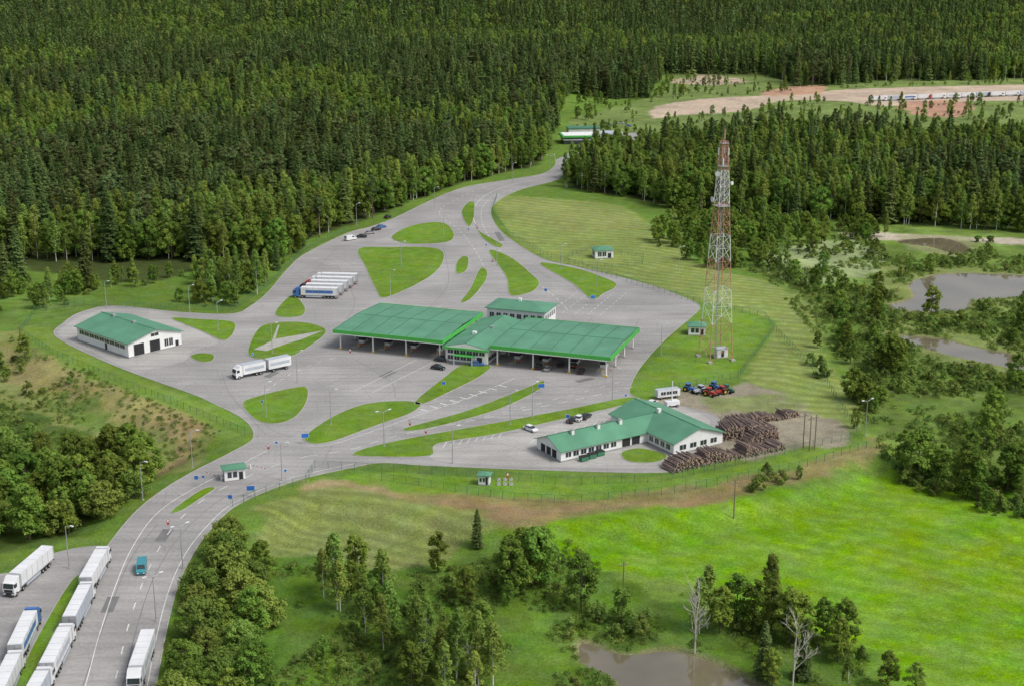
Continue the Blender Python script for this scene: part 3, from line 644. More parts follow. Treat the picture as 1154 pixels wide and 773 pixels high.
mb.add([(9.425,-1.1,1.95),(9.425,1.1,1.95),(9.14,1.05,2.95),(9.14,-1.05,2.95)],[(0,1,2,3)],'glass'); mb.box(9.3,-1.15,.45,9.46,1.15,1.1,'dark')
for y in (-1.25,1.23): mb.box(8.1,y,1.95,9.0,y+.02,2.8,'glass')
for x in (-7.6,-3.2,1.2,2.5,8.2):
    for y in (-1.08,1.08): wheel(mb,x,y)
veh(mb.mesh('drawbar_truck'),'drawbar_truck',(266,421),(324,409),0,1.5)
def car(colr,van=False):
    mb=MB()
    if van:
        mb.prof([(-2.6,.35),(2.5,.35),(2.62,.9),(1.9,1.25),(1.35,2.1),(-2.5,2.15),(-2.62,1.2)],-.95,.95,colr)
        mb.add([(1.93,-.82,1.3),(1.93,.82,1.3),(1.42,.75,2.04),(1.42,-.75,2.04)],[(0,1,2,3)],'glass')
        for y in (-.97,.95): mb.box(.3,y,1.3,1.35,y+.02,1.9,'glass')
        mb.box(-2.64,-.7,1.35,-2.58,.7,1.95,'glass'); ax=(-1.6,1.7)
    else:
        mb.prof([(-2.15,.3),(2.15,.28),(2.22,.6),(2.05,.78),(1.05,.92),(-1.55,.98),(-2.2,.9)],-.88,.88,colr)
        v=[(1.15,-.82,.92),(-1.75,-.82,.96),(-1.75,.82,.96),(1.15,.82,.92),(.35,-.64,1.42),(-1.2,-.64,1.42),(-1.2,.64,1.42),(.35,.64,1.42)]
        mb.add(v,[(0,4,5,1),(1,5,6,2),(2,6,7,3),(3,7,4,0)],'glass'); mb.box(-1.22,-.66,1.42,.38,.66,1.47,colr)
        for s in (-1,1): mb.cyl((-.35,s*.83,.95),(-.35,s*.65,1.43),.05,.05,4,colr,False); mb.box(.75,s*.95-.08,.9,.95,s*.95+.08,1.02,colr)
        ax=(-1.35,1.35)
    for y in (-.6,.6): mb.box(2.1 if not van else 2.5,y-.18,.55,2.24 if not van else 2.66,y+.18,.72,'tw'); mb.box(-2.24 if not van else -2.66,y-.18,.62,-2.1,y+.18,.8,'tred')
    for x in ax:
        for y in (-.8,.8): wheel(mb,x,y,.33,.22)
    return mb.mesh('parked_car')
CAR={c:car(c) for c in ('black','silver','tw','tred','teal','tblue')}; VAN={c:car(c,True) for c in ('tw','teal','tblue')}
def pc(px,py,hx,hy,c,name='parked_car',van=False): veh((VAN if van else CAR)[c],name,(px+hx,py+hy),(px-hx,py-hy))
pc(160,643,-1,6,'teal','van',True); pc(395,271,6,-1,'tw','van',True)
for a in [(408,268,5,0,'black'),(417,264,5,-.5,'silver'),(424,260,5,-.5,'black'),(430,257,5,-.5,'tblue'),(498,407,7,1,'black'),(494,416,7,1,'black'),(521,201,2,1,'silver'),(437,246,3,-1,'black'),
 (645,475,3,-2,'black'),(653,473,3,-2,'tw'),(660,471,3,-2,'black'),(598,485,4,1.5,'tw'),(719,460,3,-2,'tw'),(727,458,3,-2,'silver'),(735,456,3,-2,'tw'),
 (607,415,3,-5,'black'),(617,417,3,-5,'silver'),(632,412,3,-5,'black'),(646,414,3,-5,'black'),(655,420,3,-5,'black'),(612,404,3,-5,'black'),(628,402,3,-5,'tred'),(411,384,3,-5,'black'),(538,412,4,0,'tblue')]: pc(*a)
pc(568,398,3,-5,'tw','van',True)
for k in range(11):
    cx=990+k*16.5; cy=111.5-k*.62; veh(TR[[0,2,1,0,3,4,0,2,5,0,2][k]],'semi_truck',(cx-10.5,cy+.45),(cx+10.5,cy-.45),0,2)
for a in [(700,140,3,0,'tw'),(690,142,3,0,'silver'),(682,140,3,0,'black'),(708,143,3,0,'tblue')]: pc(*a)
def tractor(c):
    mb=MB(); mb.prof([(.1,.7),(1.9,.75),(2.0,1.3),(.1,1.5)],-.4,.4,c); mb.box(-1.2,-.7,.7,.1,.7,1.4,c); mb.box(-1.1,-.68,1.4,.0,.68,2.3,'glass',.08); mb.box(-1.2,-.75,2.3,.1,.75,2.42,c)
    for s in (-1,1): mb.cyl((-.8,s*.75,.8),(-.8,s*1.15,.8),.8,.8,14,'tyre'); mb.cyl((-.8,s*.7,.8),(-.8,s*1.17,.8),.4,.4,8,'yellow'); mb.cyl((1.4,s*.55,.45),(1.4,s*.85,.45),.45,.45,12,'tyre'); mb.box(-1.5,s*.95-.25,1.6,-.1,s*.95+.25,1.7,c)
    mb.cyl((1.2,.25,1.4),(1.2,.25,2.3),.05,.05,6,'dark'); return mb.mesh('tractor')
TT={c:tractor(c) for c in ('tred','tblue','greenp','tgrey')}
for px,py,hx,c in ((777,441,4,'tblue'),(788,443,-4,'tgrey'),(800,446,4,'tred'),(812,444,-4,'tred'),(820,442,4,'greenp'),(806,439,4,'tblue')): veh(TT[c],'tractor',(px+hx,py+1),(px-hx,py-1))
x,y=G(757,458); mb=MB(); mb.box(-2,-1,.6,2,1,1.8,'tw'); mb.cyl((0,0,1.8),(0,0,7.5),.22,.12,8,'tw'); [wheel(mb,a,b,.4) for a in (-1.2,1.2) for b in (-1,1)]; mb.obj('mast_trailer',(x,y,.02),.4)
x,y=G(752,448); mb=MB(); mb.box(-3.5,-1.1,.7,3.5,1.1,2.7,'tw'); mb.box(-3.4,-1.0,2.7,3.4,1.0,2.78,'tgrey'); [wheel(mb,a,b,.4) for a in (-2.4,2.4) for b in (-1,1)]; windows(mb,'f',-2.5,2.5,-1.1,1.4,2.2,3); mb.obj('site_trailer',(x,y,.02),.35)
for i,(px,py) in enumerate(((658,519),(667,516),(676,513),(745,486))):
    x,y=G(px,py); mb=MB(); mb.box(-1,-.7,.1,1,.7,1.2,'greenp',-.08); mb.box(-1.1,-.8,1.2,1.1,.8,1.3,'dark'); mb.box(-1.15,-.1,.8,1.15,.1,.95,'dark'); mb.obj('waste_container',(x,y,.04),.5)
# ---------------- log piles
def logpile(pts,h,L,name='log_pile'):
    W=GP(pts); mb=MB(); 
    for i in range(len(W)-1):
        a,b=W[i],W[i+1]; dx,dy=b[0]-a[0],b[1]-a[1]; D=math.hypot(dx,dy); dx/=D;dy/=D; nxx,nyy=-dy,dx
        s=0
        while s<D:
            hh=h*(.65+.35*math.sin(s*.35+i)+.2*random.random())*min(1,(s+1)/3 if i==0 else 1)
            z=.15
            while z<hh:
                r=random.uniform(.12,.23); j=random.uniform(-.5,.5); tl=random.uniform(-.25,.25)
                c=(a[0]+dx*(s+random.uniform(-.15,.15)),a[1]+dy*s); l=L/2*random.uniform(.8,1.1)
                mb.cyl((c[0]-nxx*(l-j)+dx*tl,c[1]-nyy*(l-j)+dy*tl,z+random.uniform(-.1,.1)),(c[0]+nxx*(l+j)-dx*tl,c[1]+nyy*(l+j)-dy*tl,z+random.uniform(-.1,.15)),r,r*.9,6,'log',True,'logend')
                z+=r*1.7
            s+=.36
    mb.obj(name)
logpile([(752,530),(790,520),(835,512),(878,503)],2.7,5.0)
logpile([(806,492),(835,490),(868,484)],3.2,6.0); logpile([(815,478),(845,474),(880,470),(896,466)],1.6,4.0); logpile([(838,497),(872,491)],2.6,5)
# ---------------- street furniture
def lamp_mesh(two=False,h=9.5):
    mb=MB(); mb.cyl((0,0,0),(0,0,h),.13,.07,6,'steel'); mb.box(-.25,-.25,0,.25,.25,.2,'kerb')
    for s in ((1,-1) if two else (1,)):
        mb.cyl((0,0,h-.1),(s*1.5,0,h+.35),.06,.05,5,'steel'); mb.box(s*1.35 if s>0 else -2.2,-.17,h+.28,2.2 if s>0 else s*1.35,.17,h+.46,'tw'); mb.box(s*1.4 if s>0 else -2.1,-.13,h+.23,2.1 if s>0 else s*1.4,.13,h+.279,'glass')
    return mb.mesh('street_lamp')
LM=[lamp_mesh(),lamp_mesh(True)]
for k,(px,py) in enumerate([(120,347),(246,372),(335,431),(373,478),(433,503),(575,478),(217,527),(161,563),(78,640),(206,640),(318,541),(490,234),(440,334),(402,254),(620,195),(578,205),(672,322),(632,303),(560,300),(452,300),(510,522),(307,398),(765,306),(690,452),(176,700),(534,245),(500,268),(745,400),(300,470),(975,490),(214,352),(600,470)]):
    x,y,z=PX(px,py); place(LM[k%5==4],'street_lamp',(x,y,z),random.uniform(-.5,.8))
def sign(shape):
    mb=MB(); mb.cyl((0,0,0),(0,0,3.0),.05,.05,6,'steel')
    if shape==0: mb.box(-.5,-.07,1.9,.5,-.05,2.8,'sign'); mb.box(-.55,-.05,1.85,.55,-.03,2.85,'tw'); 
    elif shape==1: mb.cyl((0,-.06,2.6),(0,-.09,2.6),.42,.42,16,'tw'); mb.cyl((0,-.09,2.6),(0,-.1,2.6),.34,.34,16,'sign')
    elif shape==2: mb.add([(-.5,-.07,2.2),(.5,-.07,2.2),(0,-.07,3.05)],[(0,1,2)],'tred'); mb.add([(-.33,-.08,2.3),(.33,-.08,2.3),(0,-.08,2.87)],[(0,1,2)],'tw'); mb.cyl((0,-.06,1.8),(0,-.09,1.8),.3,.3,12,'tred')
    else: mb.box(-.9,-.08,1.8,.9,-.05,2.9,'sign'); mb.box(-.95,-.05,1.75,.95,-.03,2.95,'tw'); mb.cyl((-.7,0,0),(-.7,0,3),.05,.05,5,'steel'); mb.cyl((.7,0,0),(.7,0,3),.05,.05,5,'steel')
    return mb.mesh('traffic_sign')
SG=[sign(i) for i in range(4)]
for k,(px,py) in enumerate([(222,548),(283,560),(312,509),(303,512),(322,541),(190,598),(260,570),(344,500),(296,462),(480,494),(528,265),(538,262),(615,334),(668,342),(705,455),(395,403),(285,408),(555,300),(500,440),(610,443),(548,283),(462,485),(230,548),(572,545),(640,478)]):
    x,y,z=PX(px,py); place(SG[(0,3,1,2,1,2)[k%6]],'traffic_sign',(x,y,z),random.uniform(-.4,.4))
mb=MB(); mb.cyl((0,0,0),(0,0,9.5),.16,.11,7,'wood'); mb.box(-1,-.06,8.7,1,.06,8.85,'wood'); [mb.cyl((a,0,8.85),(a,0,9.1),.05,.05,5,'tw') for a in (-.9,0,.9)]; UP=mb.mesh('utility_pole')
for px,py in ((827,580),(702,680),(912,508),(918,506),(905,504)): x,y,z=PX(px,py); place(UP,'utility_pole',(x,y,z-.1),.5)
for px,py,r in ((250,541,2.6),(282,528,-.5)):
    x,y,z=PX(px,py); mb=MB(); mb.box(-.2,-.2,0,.2,.2,1.1,'tw'); 
    for k in range(8): mb.box(.2+k*.6,-.04,.95,.8+k*.6,.04,1.07,'red' if k%2 else 'tw')
    mb.obj('barrier_gate',(x,y,.03),r)
for k in range(6):
    x,y,z=PX(562+k%3*7,541+k//3*5); mb=MB(); mb.box(-.5,-.5,-.1,.5,.5,.45,'kerb',.08); mb.cyl((0,0,.45),(0,0,.65),.22,.22,8,'steel'); mb.obj('drain_chamber',(x,y,z))
# ---------------- trees
def leaves(C,N,S,asp=.6):
    n=len(C); N=N/(np.linalg.norm(N,axis=1,keepdims=True)+1e-9); r=rng.normal(size=(n,3)); t=np.cross(N,r); t/=np.linalg.norm(t,axis=1,keepdims=True)+1e-9; b=np.cross(N,t)
    S=np.asarray(S).reshape(-1,1)*np.ones((n,1))
    return np.stack([C+t*S,C+b*S*asp,C-t*S,C-b*S*asp],1).reshape(-1,3)
def treemesh(name,mb,V,shade,lm):
    me=bpy.data.meshes.new(name); o=len(mb.v); nq=len(V)//4
    fs=list(mb.f)+[(o+4*i,o+4*i+1,o+4*i+2,o+4*i+3) for i in range(nq)]
    me.from_pydata(list(mb.v)+V.tolist(),[],fs)
    for k in mb.mats: me.materials.append(M[k])
    me.materials.append(M[lm]); me.polygons.foreach_set('material_index',mb.m+[len(mb.mats)]*nq)
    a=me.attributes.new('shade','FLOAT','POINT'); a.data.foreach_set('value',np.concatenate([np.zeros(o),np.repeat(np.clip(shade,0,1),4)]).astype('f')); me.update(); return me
def broad(name,h,r,base,ncl,nl,lm,bark,ls=.32,clr=1.5,shape=0,tr=.2,droop=0):
    mb=MB(); lean=rng.normal(size=2)*.3
    mb.cyl((0,0,-.4),(lean[0]*.5,lean[1]*.5,h*.5),tr,tr*.65,6,bark,False); mb.cyl((lean[0]*.5,lean[1]*.5,h*.5),(lean[0],lean[1],h*.93),tr*.65,.04,5,bark,False)
    Cs=[];Ns=[];Sh=[]
    for k in range(ncl):
        t=rng.random()**.8; z=base+(h-base)*t*.96
        prof=(math.sin(math.pi*min(1,(t*.86+.14)))**.55) if shape==0 else (1.0-t)**.6*min(1,.45+t*3.5)
        rad=r*prof*(.35+.65*math.sqrt(rng.random()))*(.8+.4*rng.random()); an=rng.random()*2*math.pi
        c=np.array([lean[0]*t+rad*math.cos(an),lean[1]*t+rad*math.sin(an),z])
        if rng.random()<.5: mb.cyl((lean[0]*t*.7,lean[1]*t*.7,max(base*.6,z-rad*.7)),tuple(c),.07,.025,3,bark,False)
        q=clr*(.6+.6*rng.random())*(.55+.45*prof); 
        d=rng.normal(size=(nl,3)); d/=np.linalg.norm(d,axis=1,keepdims=True); rr=q*rng.random((nl,1))**.45
        P=c+d*rr*np.array([1,1,.75+droop]); P[:,2]-=droop*rng.random(nl)*q
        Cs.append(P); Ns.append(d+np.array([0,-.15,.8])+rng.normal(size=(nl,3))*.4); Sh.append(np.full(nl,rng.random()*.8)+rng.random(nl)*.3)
    C=np.concatenate(Cs);N=np.concatenate(Ns); V=leaves(C,N,ls*(.6+.8*rng.random(len(C))),.65)
    return treemesh(name,mb,V,np.concatenate(Sh),lm)
def spruce(name,h,r,lod=1.0,ex=.66):
    mb=MB(); mb.cyl((0,0,-.4),(0,0,h*.97),.24,.03,6 if lod==1 else 4,'bark',False)
    C=[];N=[];S=[];Sh=[]; z=h*.07; 
    while z<h*.985:
        t=z/h; R=r*(1-t)**ex*(.75+.4*rng.random())+.12; nb=max(4,int((7+6*(1-t))/lod)); o=rng.random()*6.28
        for b in range(nb):
            an=o+b*6.283/nb+rng.normal()*.15; Rb=R*(.7+.5*rng.random()); sh=rng.random()*.6; ns=max(2,int(Rb/.45/lod)); dz=-(.2+.25*rng.random())
            for s in range(ns):
                f=(s+.6)/ns; rr=Rb*f
                for side in (0,1):
                    w=(1-f*.6)*.38*Rb*.5; ang=an+rng.normal()*.10+(side-.5)*.35*(1-f*.3)
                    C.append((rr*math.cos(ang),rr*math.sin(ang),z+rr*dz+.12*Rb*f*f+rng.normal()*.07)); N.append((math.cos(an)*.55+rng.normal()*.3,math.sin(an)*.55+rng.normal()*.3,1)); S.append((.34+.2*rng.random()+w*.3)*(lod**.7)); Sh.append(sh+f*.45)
        z+=(.42+.25*(1-t))*h/20*lod
    V=leaves(np.array(C),np.array(N),np.array(S),.62); return treemesh(name,mb,V,np.array(Sh),'spruce')
def pine(name,h,r):
    mb=MB(); mb.cyl((0,0,-.4),(0,0,h*.55),.25,.18,6,'bark',False); mb.cyl((0,0,h*.55),(0,0,h*.93),.18,.05,6,'pbark',False)
    Cs=[];Ns=[];Sh=[]
    for k in range(34):
        t=rng.random(); z=h*(.5+.48*t); rad=r*(1-t**2.2)**.5*(.2+.8*rng.random())*(.7+.5*min(1,t*2)); an=rng.random()*6.28
        c=np.array([rad*math.cos(an),rad*math.sin(an),z]); mb.cyl((0,0,z-.5),tuple(c),.07,.03,3,'pbark',False)
        nl=42; d=rng.normal(size=(nl,3)); d/=np.linalg.norm(d,axis=1,keepdims=True); Cs.append(c+d*rng.random((nl,1))**.4*np.array([1.0,1.0,.55])*1.05); Ns.append(d+np.array([0,0,1])); Sh.append(rng.random()*.7+rng.random(nl)*.3)
    C=np.concatenate(Cs); V=leaves(C,np.concatenate(Ns),.25+.25*rng.random(len(C)),.6); return treemesh(name,mb,V,np.concatenate(Sh),'pine')
SP=[spruce('spruce_tree',19.5,3.1),spruce('spruce_tree',21.5,3.5,1.0,.58),spruce('spruce_tree',23,3.7,1.0,.75),spruce('spruce_tree',17.5,3.3,1.0,.55)]
SF=[spruce('spruce_tree',20,3.5,2.0),spruce('spruce_tree',22,3.9,2.0,.55),spruce('spruce_tree',18,3.6,2.0,.75)]
PN=[pine('pine_tree',20+i,3.2) for i in range(2)]
BI=[broad('birch_tree',15+i*1.2,2.6,3.0,46,60,'birch','birchbark',.27,1.2,1,.16,.35) for i in range(3)]
BF=[broad('birch_tree',16,3.6,3.0,26,30,'birch','birchbark',.55,1.7,0,.15,.2),broad('deciduous_tree',15,4.2,2.5,26,30,'decid','bark',.55,1.9,0,.15,.1)]
DE=[broad('deciduous_tree',12+i*.8,4.0,1.5,66,70,'decid','bark',.32,1.45,0,.25) for i in range(3)]
AL=[broad('alder_tree',12.5+i,2.9,1.6,52,64,'decid','bark',.28,1.2,0,.18) for i in range(2)]
WI=[broad('willow_tree',9+i,4.4,.6,74,66,'birch','bark',.28,1.4,0,.25,.1) for i in range(2)]
BU=[broad('shrub',3.0+i*.6,1.7,.1,16,60,'bush','bark',.2,.85,0,.06) for i in range(3)]
def tuft():
    n=60; an=rng.random(n)*6.28; rr=rng.random(n)**.5*.8; C=np.stack([rr*np.cos(an),rr*np.sin(an),rng.random(n)*.5+.1],1); N=np.stack([np.cos(an),np.sin(an),rng.random(n)*1.2],1)
    return treemesh('grass_tuft',MB(),leaves(C,N,.12+.14*rng.random(n),.4),rng.random(n),'tuft')
TU=[tuft() for _ in range(2)]
def scatter_obj(name,proto,pts,scl,rot):
    me=bpy.data.meshes.new(name); me.vertices.add(len(pts)); me.vertices.foreach_set('co',np.asarray(pts,'f').ravel())
    a=me.attributes.new('scl','FLOAT','POINT'); a.data.foreach_set('value',np.asarray(scl,'f'))
    a=me.attributes.new('rotz','FLOAT','POINT'); a.data.foreach_set('value',np.asarray(rot,'f')); me.update()
    o=place(me,name); ng=bpy.data.node_groups.new(name,'GeometryNodeTree')
    ng.interface.new_socket('Geometry',in_out='INPUT',socket_type='NodeSocketGeometry'); ng.interface.new_socket('Geometry',in_out='OUTPUT',socket_type='NodeSocketGeometry')
    N=ng.nodes;L=ng.links; gi=N.new('NodeGroupInput'); go=N.new('NodeGroupOutput'); ip=N.new('GeometryNodeInstanceOnPoints'); oi=N.new('GeometryNodeObjectInfo'); oi.inputs['Object'].default_value=proto; oi.inputs['As Instance'].default_value=True
    def na(nm):
        q=N.new('GeometryNodeInputNamedAttribute'); q.data_type='FLOAT'; q.inputs['Name'].default_value=nm; return q.outputs['Attribute']
    cx=N.new('ShaderNodeCombineXYZ'); L.new(na('rotz'),cx.inputs[2])
    L.new(gi.outputs[0],ip.inputs['Points']); L.new(oi.outputs['Geometry'],ip.inputs['Instance']); L.new(cx.outputs[0],ip.inputs['Rotation']); L.new(na('scl'),ip.inputs['Scale']); L.new(ip.outputs[0],go.inputs[0])
    md=o.modifiers.new('scatter','NODES'); md.node_group=ng; return o
def jitgrid(x0,x1,y0,y1,s):
    gx,gy=np.meshgrid(np.arange(x0,x1,s),np.arange(y0,y1,s)); gx=gx.ravel()+(rng.random(gx.size)-.5)*s*1.1; gy=gy.ravel()+(rng.random(gy.size)-.5)*s*1.1; return gx,gy
def polys_pts(P,s):
    xs_=[p[0] for p in P]; ys_=[p[1] for p in P]; gx,gy=jitgrid(min(xs_),max(xs_),min(ys_),min(max(ys_),3600),s); k=inside(P,gx,gy); return gx[k],gy[k]
PAVED=[APRON,PARK]+[p for p,_ in PONDS]
def avoid(x,y,m=2.0,pm=None):
    k=np.ones(len(x),bool)
    for i,P in enumerate(PAVED):
        mm=m if (i<2 or pm is None) else pm
        k&=~(inside(P,x,y)|(pdist(P,x,y)<mm))
    if pm is not None:
        for P,_ in PONDS:
            k&=~inside([(a,b-pm*2.2) for a,b in P],x,y)
    return k
PROTO={}
def tree(meshes,name,px,py,s=1.0,i=None):
    x,y,z=PX(px,py); k=random.randrange(len(meshes)) if i is None else i
    return place(meshes[k],name,(x,y,z),random.uniform(0,6.28),None,s*random.uniform(.92,1.08))
def proto(key,meshes,name,pxs):
    PROTO[key]=[]
    for i,(px,py) in enumerate(pxs):
        o=tree(meshes,name,px,py,1.0,i%len(meshes)); 
        if i<len(meshes): PROTO[key].append(o)
proto('sp',SP,'spruce_tree',[(8,330),(22,322),(98,326),(-20,330)])
proto('sf',SF,'spruce_tree',[(300,60),(500,58),(400,60)])
proto('bf',BF,'birch_tree',[(640,60),(420,55)])
proto('pi',PN,'pine_tree',[(360,268),(420,247)])
proto('bi',BI,'birch_tree',[(240,340),(268,336),(290,332)])
proto('de',DE,'deciduous_tree',[(1035,527),(1135,550),(602,660)])
proto('al',AL,'alder_tree',[(655,686),(575,672)])
proto('wi',WI,'willow_tree',[(255,660),(275,690)])
proto('bu',BU,'shrub',[(560,655),(930,425),(865,540)])
proto('tu',TU,'grass_tuft',[(600,640),(650,640)])
def group(pxpoly,s,mix,z=-3.2,sc_=(.8,1.1),marg=2.5):
    P=GP(pxpoly,z); x,y=polys_pts(P,s); k=avoid(x,y,marg); x,y=x[k],y[k]; zz=height(x,y)
    for a,b,c in zip(x,y,zz):
        ms,nm=random.choice(mix); place(random.choice(ms),nm,(a,b,c),random.uniform(0,6.28),None,random.uniform(*sc_))
D_=(DE,'deciduous_tree');B_=(BI,'birch_tree');A_=(AL,'alder_tree');W_=(WI,'willow_tree');S_=(SP,'spruce_tree');U_=(BU,'shrub')
group([(-40,560),(60,545),(110,522),(172,540),(152,578),(112,606),(40,612),(-60,640)],5.8,[D_,D_,A_,W_],-4,(.65,1.1),4)
group([(-40,500),(20,490),(60,505),(40,540),(-40,550)],7.5,[A_,B_,W_],-4,(.5,.85))
group([(222,652),(256,622),(298,645),(312,700),(300,773),(290,840),(190,840),(195,740),(208,690)],6.4,[W_,W_,W_,D_,A_],-3.2,(.62,1.0),4)
group([(355,668),(400,655),(445,690),(436,725),(372,715)],5.4,[B_,A_,B_],-3.2,(.7,.98))
group([(405,715),(470,720),(560,745),(565,775),(520,800),(440,770)],5.2,[B_],-3.2,(.62,.92))
group([(452,655),(520,640),(600,655),(640,690),(560,690),(500,680)],6.5,[A_,U_,U_,U_,D_],-3.2,(.45,.85))
group([(750,700),(775,690),(830,695),(900,712),(962,735),(955,748),(870,742),(800,722)],5.0,[A_,B_,A_],-3.2,(.66,.98))
group([(670,680),(740,690),(760,715),(700,712),(660,700)],4.8,[U_,U_,U_,A_],-3.2,(.5,.8))
for px,py,ms,nm,s in [(538,616,SP,'spruce_tree',.42),(600,655,DE,'deciduous_tree',1.0),(612,640,AL,'alder_tree',.85),(590,640,DE,'deciduous_tree',.8),(1088,530,DE,'deciduous_tree',.4),(1008,420,DE,'deciduous_tree',.85),(985,400,AL,'alder_tree',.7),(958,410,AL,'alder_tree',.6),(960,450,DE,'deciduous_tree',.75),(975,455,DE,'deciduous_tree',.6),(950,385,DE,'deciduous_tree',.6),(921,392,AL,'alder_tree',.45),(925,425,BU,'shrub',1.5),(915,412,BU,'shrub',1.1),(963,482,AL,'alder_tree',.4),(853,552,BU,'shrub',1.3),(880,545,BU,'shrub',1.0),(900,540,AL,'alder_tree',.3),(1020,545,BU,'shrub',1.2),(1050,540,BU,'shrub',1.4),(1110,548,BU,'shrub',1.3),(905,765,SP,'spruce_tree',.5),(860,765,SP,'spruce_tree',.55),(870,775,AL,'alder_tree',.6),(1000,775,AL,'alder_tree',.6),(1030,785,AL,'alder_tree',.55),(955,780,BI,'birch_tree',.5),(30,445,BU,'shrub',1.0),(25,420,AL,'alder_tree',.4),(8,430,AL,'alder_tree',.4),(232,332,BI,'birch_tree',.9),(254,334,BI,'birch_tree',.75),(278,330,DE,'deciduous_tree',.95),(1150,545,DE,'deciduous_tree',.9)]:
    tree(ms,nm,px,py,s)
def dead(h):
    mb=MB(); 
    def br(p,d,l,r,lv):
        q=p+d*l; mb.cyl(p,q,r,r*.6,5,'deadwood',False)
        if lv==0: return
        for _ in range(4 if lv>1 else 3):
            t=random.uniform(.35,1.0); nd=(d+Vector((random.gauss(0,.6),random.gauss(0,.6),random.uniform(-.05,.5)))).normalized(); br(p+d*l*t,nd,l*random.uniform(.45,.65),r*.5,lv-1)
    br(Vector((0,0,-.3)),Vector((.03,0,1)),h*.5,.2,4); br(Vector((0,0,h*.45)),Vector((-.05,.1,1)).normalized(),h*.4,.13,3); return mb.mesh('dead_tree')
for px,py,h in ((783,735,14),(893,772,13),(530,765,8)): x,y,z=PX(px,py); place(dead(h),'dead_tree',(x,y,z),random.random()*6)
buckets={}
def emit(x,y,keys,probs,s0,s1,grp):
    n=len(x)
    if n==0: return
    z=height(x,y); ch=rng.choice(len(keys),n,p=probs); sub=rng.integers(0,12,n); sc_=s0+(s1-s0)*rng.random(n)
    for i in range(n):
        k=keys[ch[i]]; buckets.setdefault((grp,k,sub[i]%len(PROTO[k])),[]).append((x[i],y[i],z[i],sc_[i]))
FL=GP(FOREST_L[:-2]); 
def band(P,y0,y1,s,scl,grp,dec_edge=None,far=False,bias=0):
    xr=.36*y1*1.25+120
    gx,gy=jitgrid(-xr,xr,y0,y1,s); k=np.abs(gx)<.36*gy*1.25+100; gx,gy=gx[k],gy[k]
    if P is not None: k=inside(P,gx,gy); gx,gy=gx[k],gy[k]
    k=avoid(gx,gy,3.5) if y0<900 else np.ones(len(gx),bool); gx,gy=gx[k],gy[k]
    n1=vnoise(gx,gy,130,11)*.65+vnoise(gx,gy,38,12)*.35-bias
    if dec_edge is not None: n1=n1-.36*np.clip(1-pdist(dec_edge,gx,gy,False)/60,0,1)
    a=n1<.42; b=(n1>=.42)&(n1<.55); c=~(a|b)
    if far:
        emit(gx[a],gy[a],['bf','sf'],[.8,.2],.8*scl,1.1*scl,grp); emit(gx[b],gy[b],['sf','bf'],[.6,.4],.7*scl,1.15*scl,grp); emit(gx[c],gy[c],['sf','bf'],[.90,.10],.65*scl,1.25*scl,grp); return
    emit(gx[a],gy[a],['bi','de','sp','al'],[.47,.23,.10,.20],.9*scl,1.35*scl,grp)
    emit(gx[b],gy[b],['sp','bi','pi','de'],[.38,.26,.2,.16],.75*scl,1.2*scl,grp)
    emit(gx[c],gy[c],['sp','pi','bi'],[.68,.2,.12],.62*scl,1.28*scl,grp)
FE=cr(GP(FOREST_L[1:13]),2,False)
band(FL+[G(1300,20),G(-500,20)],560,900,5.5,1.02,'forest',FE)
band(FL+[G(1300,20),G(-500,20)],900,1300,7.2,1.12,'forest')
FT=GP([(-500,260),(0,200),(628,132),(640,112),(730,112),(745,84),(860,84),(900,96),(1000,90),(1300,86)])
FTp=FT+[(3000,9000),(-3000,9000)]
band(FTp,1300,1750,8.8,1.2,'forest',None,True); band(FTp,1750,3600,13.0,1.6,'forest',None,True)
FR=GP(FOREST_R); band(FR,500,1000,5.6,.95,'forest',cr(GP(FOREST_R[:8]),2,False),False,.15)
FARROAD=GP(ROADFAR)
def mass(pxpoly,s,keys,probs,s0,s1,grp,z=0,thr=None,m=2,pm=None):
    P=GP(pxpoly,z); x,y=polys_pts(P,s); k=avoid(x,y,m,pm); x,y=x[k],y[k]
    if y.size and y.max()>900: k=~(inside(FARROAD,x,y)|(pdist(FARROAD,x,y)<6)); x,y=x[k],y[k]
    if thr is not None: k=vnoise(x,y,16,13)*.6+vnoise(x,y,6,14)*.4>thr; x,y=x[k],y[k]
    emit(x,y,keys,probs,s0,s1,grp)
mass([(722,258),(760,244),(860,246),(1000,258),(1000,268),(900,280),(885,300),(800,306),(745,285)],5.3,['al','de','bi','bu'],[.35,.25,.1,.3],.42,.82,'thicket',thr=.36)
mass([(790,300),(900,300),(960,330),(950,380),(930,340),(870,312)],6,['al','bu'],[.25,.75],.35,.75,'thicket',thr=.50)
mass([(830,285),(960,268),(1250,275),(1250,610),(1100,560),(1000,525),(975,490),(945,400),(930,345)],4.2,['bu','al','de'],[.93,.06,.01],.22,1.05,'thicket',thr=.54,pm=5)
mass([(938,350),(990,370),(1020,440),(1000,480),(975,470),(945,400)],6.0,['al','de','bu'],[.25,.2,.55],.4,.75,'thicket',thr=.52,pm=5)
mass([(1000,512),(1250,545),(1250,590),(1100,560),(1010,535)],5,['bu','al'],[.92,.08],.4,1.1,'thicket',thr=.50)
mass([(-120,305),(110,320),(230,306),(340,290),(325,300),(298,325),(262,348),(200,345),(120,328),(95,342),(35,350),(-120,372)],5,['al','bi','bu','de','sp'],[.28,.27,.28,.14,.03],.35,.78,'thicket',thr=.38)
mass([(-120,385),(30,400),(110,450),(150,500),(110,520),(-120,500)],6,['bu','al'],[.85,.15],.35,.8,'thicket',z=-4,thr=.54)
mass([(200,640),(330,640),(480,645),(640,620),(700,655),(900,710),(980,745),(960,860),(180,860)],3.6,['bu','al'],[.95,.05],.25,.85,'thicket',z=-3.2,thr=.52)
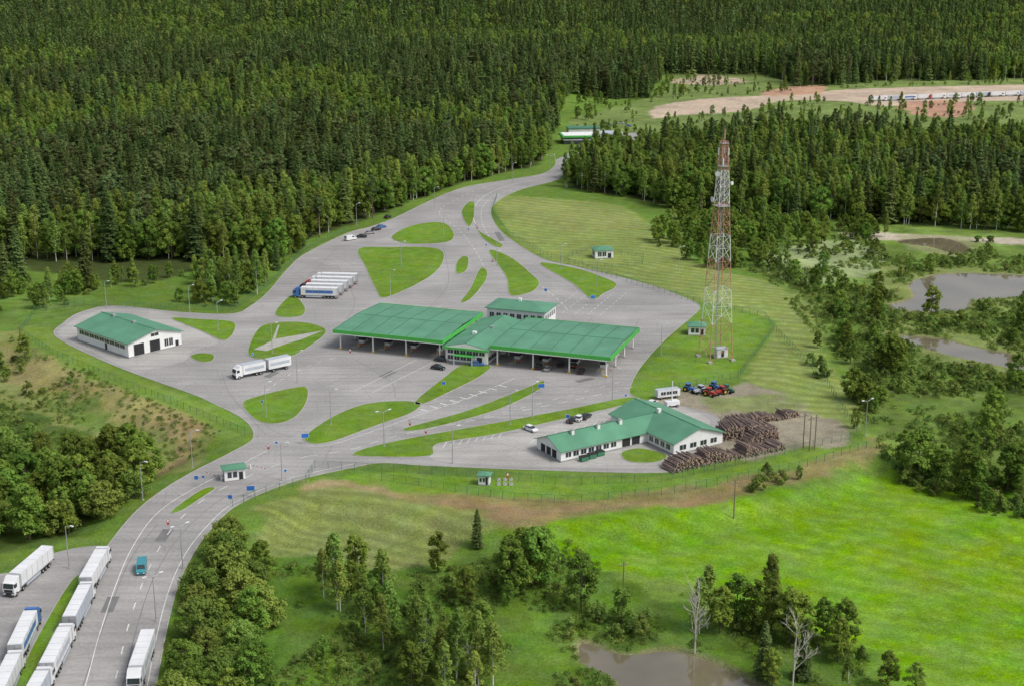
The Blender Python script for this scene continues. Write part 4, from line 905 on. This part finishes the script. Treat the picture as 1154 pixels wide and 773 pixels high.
mass([(640,112),(740,86),(900,98),(1250,88),(1250,165),(1000,158),(860,155),(700,174),(655,172)],7.5,['bu','al','bi'],[.62,.23,.15],.3,.8,'thicket',thr=.55,m=3)
mass([(200,640),(330,636),(480,645),(640,615),(700,650),(900,705),(980,740),(980,860),(180,860)],1.7,['tu'],[1],.6,1.5,'tall_grass',z=-3.2,thr=.40,m=1)
mass([(-120,390),(60,412),(200,474),(255,500),(200,530),(100,560),(-120,600)],2.1,['tu'],[1],.5,1.2,'tall_grass',z=-3,thr=.45,m=1.5)
mass([(850,300),(1250,270),(1250,600),(1000,520),(970,470),(935,395)],2.3,['tu'],[1],.6,1.9,'tall_grass',thr=.43,m=1,pm=.5)
NM={'forest':'forest_trees','thicket':'thicket','tall_grass':'tall_grass'}
tot=0
for (g,k,i),L_ in buckets.items():
    a=np.array(L_); tot+=len(a); scatter_obj({'sp':'spruce_','sf':'spruce_','bf':'birch_','pi':'pine_','bi':'birch_','de':'deciduous_','al':'alder_','bu':'shrub_','tu':''}[k]+NM[g],PROTO[k][i],a[:,:3],a[:,3],rng.random(len(a))*6.28)
print('instances',tot)
# ---------------- light, sky, camera
AZ=math.radians(118); EL=math.radians(52)
w=bpy.data.worlds.new('World'); sc.world=w; w.use_nodes=True; t=w.node_tree; bg=t.nodes['Background']; sky=t.nodes.new('ShaderNodeTexSky'); sky.sky_type='NISHITA'; sky.sun_disc=False; sky.sun_elevation=EL; sky.sun_rotation=AZ; sky.dust_density=4.0; sky.altitude=100
hs=t.nodes.new('ShaderNodeHueSaturation'); hs.inputs['Saturation'].default_value=.5; t.links.new(sky.outputs[0],hs.inputs['Color']); t.links.new(hs.outputs[0],bg.inputs[0]); bg.inputs[1].default_value=.15
l=bpy.data.lights.new('sun','SUN'); l.energy=2.0; l.angle=math.radians(18); l.color=(1,.97,.91); lo=bpy.data.objects.new('sun',l); sc.collection.objects.link(lo)
D=Vector((math.sin(AZ)*math.cos(EL),math.cos(AZ)*math.cos(EL),math.sin(EL))); lo.rotation_euler=D.to_track_quat('Z','Y').to_euler(); lo.location=(0,0,300)
cam=bpy.data.cameras.new('camera'); cam.sensor_width=36; cam.lens=F/1154*36; cam.clip_end=20000; cam.clip_start=1
co=bpy.data.objects.new('camera',cam); sc.collection.objects.link(co); co.location=(0,0,CH); co.rotation_euler=(math.pi/2-PIT,0,0); sc.camera=co
sc.view_settings.view_transform='Standard'; sc.view_settings.look='None'; sc.view_settings.exposure=0; sc.view_settings.gamma=1
